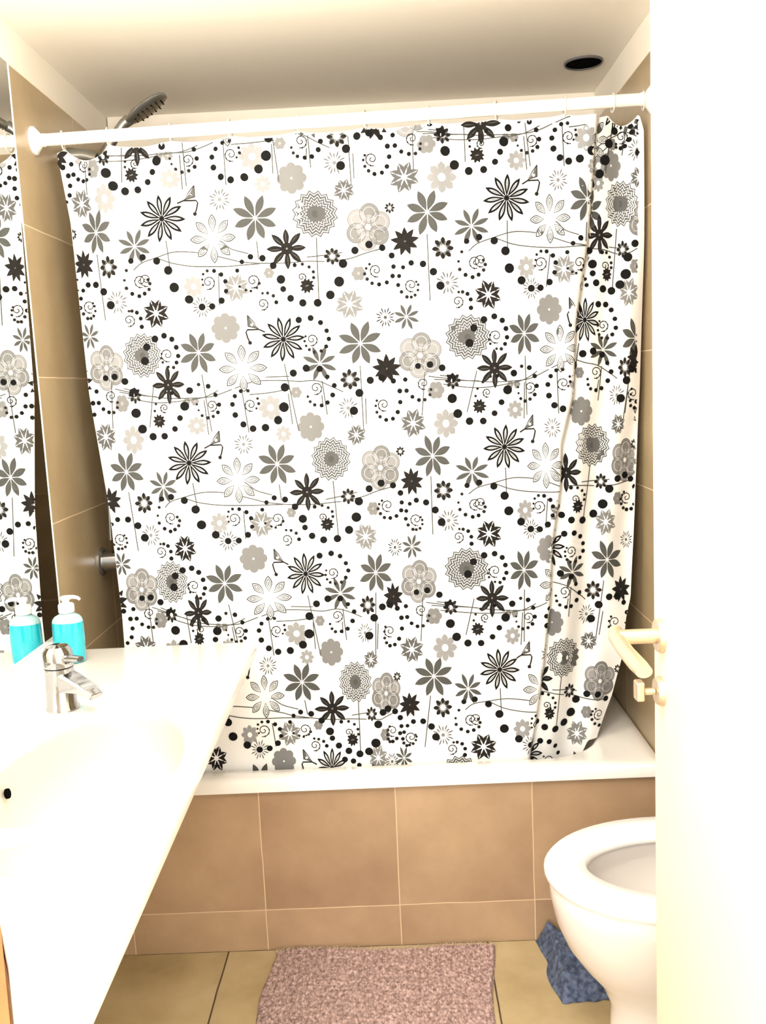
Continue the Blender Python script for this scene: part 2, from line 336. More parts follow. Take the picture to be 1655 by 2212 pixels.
# cloth print layout: positions and sizes on the cloth in millimetres
DOTS='''-597 1984 10 0;-584 2014 8.9 0;-509 2014 6.1 0;-509 1996 5.5 0;-518 1982 5 0;-532 1972 4.4 0;-545 1972 3.3 0;-557 1982 3.3 0;-558 1991 2.8 0;-554 2000 2.8 0;-727 1895 6.6 0;-716 1876 6.1 0;-714 1854 5.5 0;-717 1833 5.5 0;-726 1818 5 0;-707 1901 5.5 0;-704 1878 5.5 0;-694 1867 5 0;-682 1862 5 0;-673 1864 4.4 0;-665 1875 3.9 0;-664 1886 3.3 0;-647 1931 8.3 0;-667 1936 7.8 0;-687 1930 7.2 0;-631 1913 11.1 0;-626 1875 11.6 0;-613 1847 11.1 0;-588 1835 9.4 0;-559 1837 8.3 0;-535 1853 7.2 0;-522 1874 7.2 0;-510 1897 11.1 0;-495 1927 8.3 0;-547 1921 5 0;-562 1921 3.9 0;-575 1912 3.9 0;-583 1900 3.3 0;-584 1888 3.3 0;-491 1615 11.6 0;-502 1654 10.5 0;-528 1677 8.9 0;-560 1687 7.8 0;-588 1680 6.6 0;-600 1659 3.9 0;-606 1637 3.3 0;-603 1619 4.4 0;-591 1606 5 0;-575 1600 5 0;-562 1605 5 0;-551 1614 4.4 0;-548 1627 4.4 0;-552 1636 3.9 0;-574 1451 10 0;-567 1483 8.9 0;-546 1501 8.3 0;-524 1507 7.2 0;-506 1498 6.6 0;-497 1479 6.1 0;-494 1459 5.5 0;-499 1444 5 0;-507 1433 4.4 0;-519 1435 3.3 0;-532 1446 3.3 0;-535 1456 2.8 0;-533 1466 2.8 0;-721 1644 7.2 0;-720 1620 5.5 0;-705 1619 5 0;-712 1601 5 0;-715 1580 5 0;-709 1566 4.4 0;-700 1555 4.4 0;-692 1555 3.9 0;-685 1560 3.9 0;-680 1571 3.3 0;-681 1582 3.3 0;-684 1589 2.8 0;-692 1631 6.6 0;-673 1630 7.8 0;-655 1613 8.9 0;-641 1582 10 0;-602 1567 3.3 0;-595 1567 4.4 0;-584 1563 5 0;-576 1549 5 0;-575 1530 5.5 0;-705 1359 6.1 0;-704 1332 5.5 0;-694 1386 5.5 0;-691 1359 5.5 0;-681 1344 5 0;-668 1336 5 0;-656 1335 4.4 0;-647 1346 3.9 0;-645 1358 3.3 0;-624 1406 8.3 0;-647 1418 7.8 0;-669 1416 7.2 0;-606 1379 11.1 0;-605 1331 11.6 0;-593 1293 11.1 0;-569 1274 9.4 0;-541 1274 8.3 0;-515 1290 7.2 0;-501 1315 7.2 0;-488 1342 11.1 0;-474 1378 8.3 0;-516 1374 5 0;-531 1376 3.9 0;-546 1364 3.9 0;-556 1350 3.3 0;-560 1334 3.3 0;-470 1058 11.6 0;-481 1096 10.5 0;-506 1119 8.9 0;-537 1129 7.8 0;-560 1125 6.6 0;-568 1105 3.9 0;-573 1085 3.3 0;-571 1067 4.4 0;-559 1053 5 0;-545 1046 5 0;-534 1050 5 0;-524 1059 4.4 0;-521 1071 4.4 0;-526 1080 3.9 0;-547 909 10 0;-542 937 8.9 0;-523 950 8.3 0;-501 954 7.2 0;-485 943 6.6 0;-476 924 6.1 0;-473 903 5.5 0;-477 889 5 0;-485 879 4.4 0;-496 881 3.3 0;-509 895 3.3 0;-512 905 2.8 0;-511 915 2.8 0;-685 1069 5 0;-685 1019 4.4 0;-674 1009 4.4 0;-665 1009 3.9 0;-657 1013 3.9 0;-652 1023 3.3 0;-653 1034 3.3 0;-657 1041 2.8 0;-670 1080 6.6 0;-645 1079 7.8 0;-623 1063 8.9 0;-609 1033 10 0;-572 1016 3.3 0;-564 1016 4.4 0;-554 1011 5 0;-548 997 5 0;-548 980 5.5 0;-675 855 6.6 0;-660 835 6.1 0;-657 811 5.5 0;-661 789 5.5 0;-672 775 5 0;-651 859 5.5 0;-645 835 5.5 0;-633 820 5 0;-618 812 5 0;-606 811 4.4 0;-598 820 3.9 0;-597 831 3.3 0;-584 873 8.3 0;-607 886 7.8 0;-628 885 7.2 0;-562 846 11.1 0;-552 802 11.6 0;-535 767 11.1 0;-510 747 9.4 0;-485 744 8.3 0;-466 755 7.2 0;-457 774 7.2 0;-451 795 11.1 0;-446 826 8.3 0;-483 825 5 0;-496 829 3.9 0;-505 822 3.9 0;-510 812 3.3 0;-509 799 3.3 0;-431 525 11.6 0;-441 562 10.5 0;-464 586 8.9 0;-492 597 7.8 0;-515 590 6.6 0;-526 569 3.9 0;-533 548 3.3 0;-532 530 4.4 0;-521 517 5 0;-508 510 5 0;-496 514 5 0;-485 523 4.4 0;-482 535 4.4 0;-486 545 3.9 0;-506 405 8.9 0;-484 421 8.3 0;-460 428 7.2 0;-440 421 6.6 0;-430 406 6.1 0;-678 600 7.8 0;-661 580 7.2 0;-659 554 5.5 0;-662 534 5.5 0;-673 520 5 0;-640 550 5 0;-649 532 5 0;-652 511 5 0;-647 495 4.4 0;-636 483 4.4 0;-628 482 3.9 0;-620 485 3.9 0;-614 495 3.3 0;-613 506 3.3 0;-616 514 2.8 0;-624 558 6.6 0;-601 551 7.8 0;-582 531 8.9 0;-571 499 10 0;-536 480 3.3 0;-528 480 4.4 0;-518 476 5 0;-512 463 5 0;-512 446 5.5 0;-160 1995 4.4 0;-176 1994 3.9 0;-358 1929 5 0;-375 1918 5.5 0;-385 1901 6.1 0;-383 1878 7.2 0;-367 1856 7.8 0;-344 1847 8.3 0;-313 1852 9.4 0;-280 1869 10.5 0;-261 1897 12.2 0;-253 1935 10.5 0;-230 1959 8.9 0;-198 1965 8.9 0;-166 1959 7.8 0;-150 1943 5.5 0;-341 1931 4.4 0;-321 1916 3.3 0;-320 1905 3.9 0;-327 1895 2.8 0;-202 1910 3.3 0;-198 1898 3.9 0;-189 1890 4.4 0;-173 1887 5 0;-157 1890 5.5 0;-142 1905 6.1 0;-136 1923 6.1 0;-93 1868 10.5 0;-79 1904 10 0;-53 1929 8.9 0;-26 1934 8.3 0;0 1925 6.6 0;15 1905 6.1 0;18 1882 5.5 0;12 1861 5.5 0;0 1848 5 0;-17 1845 5 0;-30 1852 4.4 0;-38 1862 3.9 0;-41 1876 3.3 0;-37 1886 3.3 0;28 1928 5.5 0;32 1905 5.5 0;46 1891 5 0;63 1885 5 0;78 1885 4.4 0;88 1894 3.9 0;90 1905 3.3 0;112 1948 8.3 0;83 1957 7.8 0;56 1954 7.2 0;137 1927 11.1 0;145 1887 11.6 0;165 1856 11.1 0;197 1841 9.4 0;231 1843 8.3 0;257 1858 7.2 0;269 1879 7.2 0;278 1901 11.1 0;289 1931 8.3 0;239 1926 5 0;222 1927 3.9 0;209 1918 3.9 0;201 1907 3.3 0;201 1894 3.3 0;-441 1938 6.1 0;-425 1920 5.5 0;-420 1900 5.5 0;-426 1882 5 0;-440 1874 4.4 0;-455 1871 4.4 0;-468 1877 3.9 0;-476 1888 2.8 0;-479 1900 2.8 0;-466 1941 4.4 0;-414 1650 3.9 0;-398 1649 5 0;-382 1640 5.5 0;-373 1624 5.5 0;-373 1602 5.5 0;-385 1581 7.8 0;-408 1569 7.8 0;-432 1569 8.3 0;-460 1587 10 0;283 1622 11.6 0;275 1661 10.5 0;250 1685 8.9 0;216 1695 7.8 0;187 1687 6.6 0;175 1664 3.9 0;167 1643 3.3 0;169 1625 4.4 0;182 1612 5 0;198 1606 5 0;212 1611 5 0;224 1621 4.4 0;228 1633 4.4 0;224 1643 3.9 0;-424 1643 3.3 0;-427 1631 2.8 0;-426 1619 2.8 0;186 1457 10 0;197 1491 8.9 0;221 1509 8.3 0;245 1515 7.2 0;263 1505 6.6 0;271 1486 6.1 0;273 1466 5.5 0;268 1451 5 0;259 1440 4.4 0;248 1441 3.3 0;234 1453 3.3 0;231 1463 2.8 0;234 1473 2.8 0;-343 1646 5 0;-295 1616 3.9 0;-301 1606 3.3 0;-315 1599 3.3 0;-326 1601 3.3 0;-340 1610 3.3 0;-331 1665 5.5 0;-311 1676 6.6 0;-284 1672 7.8 0;-260 1654 8.3 0;-244 1622 10.5 0;-240 1600 7.2 0;-224 1578 8.3 0;-196 1566 8.9 0;-162 1565 9.4 0;-132 1582 10.5 0;-110 1611 12.2 0;-99 1651 10.5 0;-70 1679 8.9 0;-37 1690 8.9 0;-7 1682 7.8 0;14 1664 7.2 0;17 1639 5.5 0;14 1618 5.5 0;0 1604 5 0;-18 1600 5 0;-34 1603 4.4 0;-45 1613 4.4 0;-50 1625 3.9 0;-46 1637 3.3 0;-38 1646 3.3 0;-210 1652 5 0;-192 1653 3.9 0;-177 1646 3.9 0;-168 1635 3.9 0;-168 1622 3.9 0;-289 1593 3.3 0;-277 1593 3.9 0;-264 1586 4.4 0;-258 1571 5 0;39 1636 5 0;29 1617 5 0;26 1597 5 0;33 1581 4.4 0;45 1569 4.4 0;55 1568 3.9 0;64 1572 3.9 0;71 1583 3.3 0;72 1595 3.3 0;68 1602 2.8 0;58 1645 6.6 0;85 1641 7.8 0;108 1622 8.9 0;123 1590 10 0;165 1574 3.3 0;174 1574 4.4 0;185 1569 5 0;192 1556 5 0;192 1537 5.5 0;-208 1528 7.8 0;-180 1531 7.2 0;-158 1520 6.1 0;-145 1501 5.5 0;-141 1482 5.5 0;-148 1465 5 0;-160 1455 4.4 0;-176 1453 3.9 0;-187 1459 3.9 0;-194 1468 3.3 0;-197 1479 3.3 0;-194 1490 2.8 0;-354 1371 5 0;-369 1360 5.5 0;-376 1341 6.1 0;-371 1316 7.2 0;-353 1293 7.8 0;-331 1282 8.3 0;-302 1283 9.4 0;-271 1299 10.5 0;-255 1329 12.2 0;-250 1375 10.5 0;-228 1407 8.9 0;-197 1417 8.9 0;-166 1414 7.8 0;-149 1395 5.5 0;-337 1371 4.4 0;-316 1352 3.3 0;-314 1340 3.9 0;-320 1329 2.8 0;-197 1351 3.3 0;-192 1339 3.9 0;-182 1331 4.4 0;-166 1329 5 0;-152 1335 5.5 0;-139 1352 6.1 0;-134 1374 6.1 0;-91 1313 10.5 0;-76 1354 10 0;-49 1382 8.9 0;-22 1387 8.3 0;5 1378 6.6 0;19 1354 6.1 0;19 1328 5.5 0;12 1305 5.5 0;0 1290 5 0;-16 1288 5 0;-30 1296 4.4 0;-37 1307 3.9 0;-39 1322 3.3 0;-36 1334 3.3 0;33 1380 5.5 0;35 1354 5.5 0;48 1339 5 0;63 1331 5 0;77 1331 4.4 0;89 1342 3.9 0;92 1354 3.3 0;120 1403 8.3 0;92 1412 7.8 0;64 1410 7.2 0;142 1377 11.1 0;141 1331 11.6 0;153 1295 11.1 0;180 1276 9.4 0;212 1275 8.3 0;239 1292 7.2 0;256 1317 7.2 0;271 1345 11.1 0;287 1383 8.3 0;247 1378 5 0;232 1378 3.9 0;214 1366 3.9 0;201 1351 3.3 0;196 1334 3.3 0;-431 1386 6.1 0;-415 1365 5.5 0;-408 1342 5.5 0;-412 1324 5 0;-424 1315 4.4 0;-437 1312 4.4 0;-450 1318 3.9 0;-457 1331 2.8 0;-460 1345 2.8 0;-453 1391 4.4 0;-393 1093 3.9 0;-377 1092 5 0;-360 1084 5.5 0;-350 1069 5.5 0;-349 1048 5.5 0;-360 1029 7.8 0;-383 1016 7.8 0;-409 1016 8.3 0;-438 1032 10 0;266 1059 11.6 0;257 1096 10.5 0;232 1120 8.9 0;198 1130 7.8 0;169 1124 6.6 0;156 1104 3.9 0;147 1084 3.3 0;150 1067 4.4 0;163 1054 5 0;180 1048 5 0;194 1051 5 0;207 1060 4.4 0;210 1071 4.4 0;206 1080 3.9 0;-403 1087 3.3 0;-406 1075 2.8 0;-404 1063 2.8 0;164 909 10 0;178 939 8.9 0;204 954 8.3 0;229 957 7.2 0;247 947 6.6 0;254 928 6.1 0;256 909 5.5 0;250 895 5 0;240 886 4.4 0;228 888 3.3 0;214 900 3.3 0;212 909 2.8 0;215 919 2.8 0;-322 1088 5 0;-274 1058 3.9 0;-280 1049 3.3 0;-293 1043 3.3 0;-303 1046 3.3 0;-317 1055 3.3 0;-311 1105 5.5 0;-292 1115 6.6 0;-266 1110 7.8 0;-243 1092 8.3 0;-226 1062 10.5 0;-222 1041 7.2 0;-206 1020 8.3 0;-179 1009 8.9 0;-146 1010 9.4 0;-117 1030 10.5 0;-98 1060 12.2 0;-90 1098 10.5 0;-64 1127 8.9 0;-35 1139 8.9 0;-7 1132 7.8 0;10 1113 7.2 0;12 1090 5.5 0;10 1071 5.5 0;-2 1058 5 0;-17 1054 5 0;-31 1056 4.4 0;-40 1066 4.4 0;-45 1078 3.9 0;-42 1089 3.3 0;-35 1097 3.3 0;-196 1090 5 0;-178 1092 3.9 0;-164 1086 3.9 0;-155 1076 3.9 0;-154 1064 3.9 0;-268 1036 3.3 0;-256 1035 3.9 0;-244 1028 4.4 0;-238 1013 5 0;31 1086 5 0;22 1069 5 0;20 1050 5 0;25 1035 4.4 0;36 1024 4.4 0;44 1023 3.9 0;53 1026 3.9 0;59 1036 3.3 0;59 1046 3.3 0;56 1053 2.8 0;47 1094 6.6 0;70 1088 7.8 0;91 1069 8.9 0;105 1039 10 0;147 1020 3.3 0;156 1019 4.4 0;168 1014 5 0;175 1000 5 0;175 983 5.5 0;-191 971 7.8 0;-163 975 7.2 0;-142 967 6.1 0;-129 949 5.5 0;-124 931 5.5 0;-131 914 5 0;-142 903 4.4 0;-157 900 3.9 0;-169 904 3.9 0;-176 912 3.3 0;-179 923 3.3 0;-177 934 2.8 0;-326 820 5 0;-342 809 5.5 0;-349 792 6.1 0;-345 768 7.2 0;-328 746 7.8 0;-306 736 8.3 0;-276 738 9.4 0;-244 752 10.5 0;-227 779 12.2 0;-224 823 10.5 0;-205 853 8.9 0;-177 864 8.9 0;-147 863 7.8 0;-129 848 5.5 0;-310 820 4.4 0;-287 802 3.3 0;-286 790 3.9 0;-292 781 2.8 0;-175 801 3.3 0;-171 789 3.9 0;-163 781 4.4 0;-148 781 5 0;-133 787 5.5 0;-120 806 6.1 0;-115 829 6.1 0;-81 768 10.5 0;-67 812 10 0;-46 838 8.9 0;-28 842 8.3 0;-10 832 6.6 0;-1 808 6.1 0;-1 781 5.5 0;-9 756 5.5 0;-20 742 5 0;-32 740 5 0;-40 748 4.4 0;-44 760 3.9 0;-44 776 3.3 0;-41 788 3.3 0;11 836 5.5 0;13 809 5.5 0;23 793 5 0;37 785 5 0;51 786 4.4 0;62 798 3.9 0;66 811 3.3 0;93 862 8.3 0;64 874 7.8 0;38 870 7.2 0;116 835 11.1 0;117 789 11.6 0;131 755 11.1 0;158 738 9.4 0;190 737 8.3 0;218 752 7.2 0;235 774 7.2 0;251 799 11.1 0;268 832 8.3 0;225 830 5 0;210 832 3.9 0;192 822 3.9 0;179 809 3.3 0;174 794 3.3 0;-405 834 6.1 0;-388 814 5.5 0;-381 793 5.5 0;-384 775 5 0;-394 768 4.4 0;-406 766 4.4 0;-417 772 3.9 0;-425 784 2.8 0;-429 796 2.8 0;-427 838 4.4 0;-357 560 3.9 0;-342 560 5 0;-325 552 5.5 0;-314 539 5.5 0;-312 521 5.5 0;-321 503 7.8 0;-342 491 7.8 0;-367 489 8.3 0;-397 502 10 0;240 518 11.6 0;229 556 10.5 0;203 582 8.9 0;170 595 7.8 0;143 590 6.6 0;130 569 3.9 0;121 549 3.3 0;122 533 4.4 0;134 520 5 0;150 513 5 0;165 516 5 0;178 524 4.4 0;181 535 4.4 0;177 544 3.9 0;-367 554 3.3 0;-369 543 2.8 0;-366 532 2.8 0;129 387 10 0;144 414 8.9 0;172 425 8.3 0;201 427 7.2 0;223 417 6.6 0;232 399 6.1 0;233 382 5.5 0;224 370 5 0;180 377 3.3 0;178 385 2.8 0;182 393 2.8 0;-288 556 5 0;-238 530 3.9 0;-243 523 3.3 0;-256 517 3.3 0;-267 520 3.3 0;-281 527 3.3 0;-278 572 5.5 0;-260 581 6.6 0;-234 576 7.8 0;-209 558 8.3 0;-190 529 10.5 0;-185 511 7.2 0;-170 491 8.3 0;-146 476 8.9 0;-119 467 9.4 0;-96 473 10.5 0;-78 494 12.2 0;-70 542 10.5 0;-57 572 8.9 0;-44 581 8.9 0;-27 573 7.8 0;-15 556 7.2 0;-13 534 5.5 0;-17 516 5.5 0;-26 503 5 0;-36 496 5 0;-43 496 4.4 0;-47 503 4.4 0;-48 514 3.9 0;-46 526 3.3 0;-42 535 3.3 0;-161 552 5 0;-143 552 3.9 0;-129 544 3.9 0;-121 531 3.9 0;-120 518 3.9 0;-230 512 3.3 0;-219 510 3.9 0;-207 504 4.4 0;-200 492 5 0;2 534 5 0;-7 518 5 0;-11 501 5 0;-9 490 4.4 0;-2 483 4.4 0;5 484 3.9 0;14 487 3.9 0;21 496 3.3 0;23 505 3.3 0;21 510 2.8 0;17 544 6.6 0;41 544 7.8 0;61 530 8.9 0;71 503 10 0;114 487 3.3 0;123 487 4.4 0;135 482 5 0;142 469 5 0;141 453 5.5 0;-157 454 7.8 0;-136 449 7.2 0;-122 438 6.1 0;-116 424 5.5 0;-115 412 5.5 0;-122 402 5 0;-130 397 4.4 0;-141 399 3.9 0;-148 405 3.9 0;-152 412 3.3 0;-153 420 3.3 0;-150 427 2.8 0;408 1932 5 0;394 1921 5.5 0;387 1904 6.1 0;390 1881 7.2 0;404 1860 7.8 0;423 1851 8.3 0;448 1855 9.4 0;475 1871 10.5 0;489 1898 12.2 0;422 1933 4.4 0;440 1918 3.3 0;441 1907 3.9 0;435 1897 2.8 0;337 1941 6.1 0;352 1923 5.5 0;358 1903 5.5 0;354 1886 5 0;343 1878 4.4 0;330 1875 4.4 0;318 1881 3.9 0;310 1892 2.8 0;307 1904 2.8 0;314 1944 4.4 0;357 1657 3.9 0;370 1656 5 0;384 1646 5.5 0;390 1630 5.5 0;387 1608 5.5 0;375 1587 7.8 0;354 1575 7.8 0;333 1575 8.3 0;311 1594 10 0;347 1650 3.3 0;344 1638 2.8 0;343 1625 2.8 0;416 1651 5 0;454 1620 3.9 0;448 1610 3.3 0;435 1603 3.3 0;426 1606 3.3 0;416 1615 3.3 0;429 1670 5.5 0;447 1681 6.6 0;386 1385 5 0;373 1372 5.5 0;366 1353 6.1 0;368 1327 7.2 0;380 1304 7.8 0;399 1295 8.3 0;400 1386 4.4 0;416 1369 3.3 0;417 1357 3.9 0;412 1347 2.8 0;324 1394 6.1 0;336 1374 5.5 0;340 1351 5.5 0;335 1331 5 0;324 1321 4.4 0;312 1317 4.4 0;302 1323 3.9 0;297 1336 2.8 0;296 1350 2.8 0;306 1398 4.4 0;338 1092 3.9 0;351 1091 5 0;365 1081 5.5 0;371 1065 5.5 0;370 1043 5.5 0;358 1022 7.8 0;339 1011 7.8 0;318 1012 8.3 0;295 1031 10 0;329 1085 3.3 0;326 1073 2.8 0;326 1061 2.8 0;358 815 5.5 0;350 797 6.1 0;351 773 7.2 0;307 839 6.1 0;319 819 5.5 0;322 797 5.5 0;316 779 5 0;305 770 4.4 0;292 768 4.4 0;282 774 3.9 0;277 787 2.8 0;277 800 2.8 0;289 844 4.4 0;319 546 3.9 0;305 472 8.3 0;275 490 10 0;309 540 3.3 0;307 528 2.8 0;308 517 2.8 0;577 1967 4.4 1;569 1963 3.9 1;562 1970 3.3 1;480 1804 9.4 1;500 1827 10.5 1;513 1857 12.2 1;523 1893 10.5 1;537 1921 8.9 1;553 1935 8.9 1;567 1938 7.8 1;573 1929 5.5 1;487 1854 3.3 1;486 1844 3.9 1;541 1893 3.3 1;541 1886 3.9 1;552 1884 5 1;561 1888 5.5 1;570 1901 6.1 1;576 1916 6.1 1;591 1869 10.5 1;474 1657 8.3 1;481 1626 10.5 1;481 1605 7.2 1;489 1583 8.3 1;506 1569 8.9 1;527 1564 9.4 1;546 1577 10.5 1;559 1600 12.2 1;564 1638 10.5 1;580 1668 8.9 1;589 1604 4.4 1;587 1616 3.9 1;589 1627 3.3 1;504 1652 5 1;515 1651 3.9 1;523 1641 3.9 1;527 1628 3.9 1;527 1617 3.9 1;457 1599 3.9 1;464 1593 4.4 1;467 1579 5 1;494 1534 7.8 1;513 1533 7.2 1;526 1520 6.1 1;534 1499 5.5 1;536 1478 5.5 1;528 1463 5 1;517 1455 4.4 1;503 1456 3.9 1;496 1464 3.9 1;493 1474 3.3 1;493 1485 3.3 1;497 1495 2.8 1;432 1395 10.5 1;455 1421 8.9 1;480 1426 8.9 1;503 1417 7.8 1;516 1397 5.5 1;465 1361 3.3 1;466 1348 3.9 1;472 1338 4.4 1;486 1334 5 1;501 1338 5.5 1;517 1355 6.1 1;525 1376 6.1 1;547 1312 10.5 1;561 1354 10 1;574 1380 8.9 1;588 1376 6.6 1;589 1302 5.5 1;584 1287 5 1;573 1293 4.4 1;571 1305 3.9 1;572 1320 3.3 1;574 1333 3.3 1;388 1060 7.2 1;398 1038 8.3 1;421 1025 8.9 1;451 1021 9.4 1;480 1034 10.5 1;503 1057 12.2 1;519 1094 10.5 1;540 1118 8.9 1;560 1125 8.9 1;576 1114 7.8 1;587 1094 7.2 1;586 1050 5.5 1;578 1039 5 1;566 1038 5 1;557 1043 4.4 1;551 1054 4.4 1;549 1066 3.9 1;553 1076 3.3 1;558 1083 3.3 1;421 1104 5 1;437 1103 3.9 1;449 1095 3.9 1;456 1084 3.9 1;455 1072 3.9 1;403 992 7.8 1;428 992 7.2 1;445 981 6.1 1;453 962 5.5 1;453 943 5.5 1;444 928 5 1;432 920 4.4 1;417 921 3.9 1;408 928 3.9 1;404 937 3.3 1;404 948 3.3 1;408 957 2.8 1;392 894 8.9 1;419 884 7.8 1;432 863 5.5 1;380 838 3.3 1;382 825 3.9 1;389 815 4.4 1;404 809 5 1;418 809 5.5 1;434 821 6.1 1;442 839 6.1 1;472 768 10.5 1;491 804 10 1;517 823 8.9 1;538 821 8.3 1;556 804 6.6 1;564 778 6.1 1;562 752 5.5 1;554 730 5.5 1;543 719 5 1;529 721 5 1;520 732 4.4 1;516 746 3.9 1;516 761 3.3 1;521 772 3.3 1;325 518 8.3 1;346 501 8.9 1;374 492 9.4 1;399 502 10.5 1;418 525 12.2 1;432 558 10.5 1;459 572 8.9 1;487 569 8.9 1;510 553 7.8 1;492 483 5 1;479 491 4.4 1;471 504 4.4 1;469 517 3.9 1;473 526 3.3 1;481 531 3.3 1;342 589 5 1;357 586 3.9 1;368 577 3.9 1;374 563 3.9 1;373 551 3.9 1;334 465 7.8 1;357 461 7.2 1;374 445 6.1 1;382 423 5.5 1;384 403 5.5 1;377 388 5 1;367 381 4.4 1;354 383 3.9 1;345 391 3.9 1;340 402 3.3 1;339 413 3.3 1;342 423 2.8 1'''
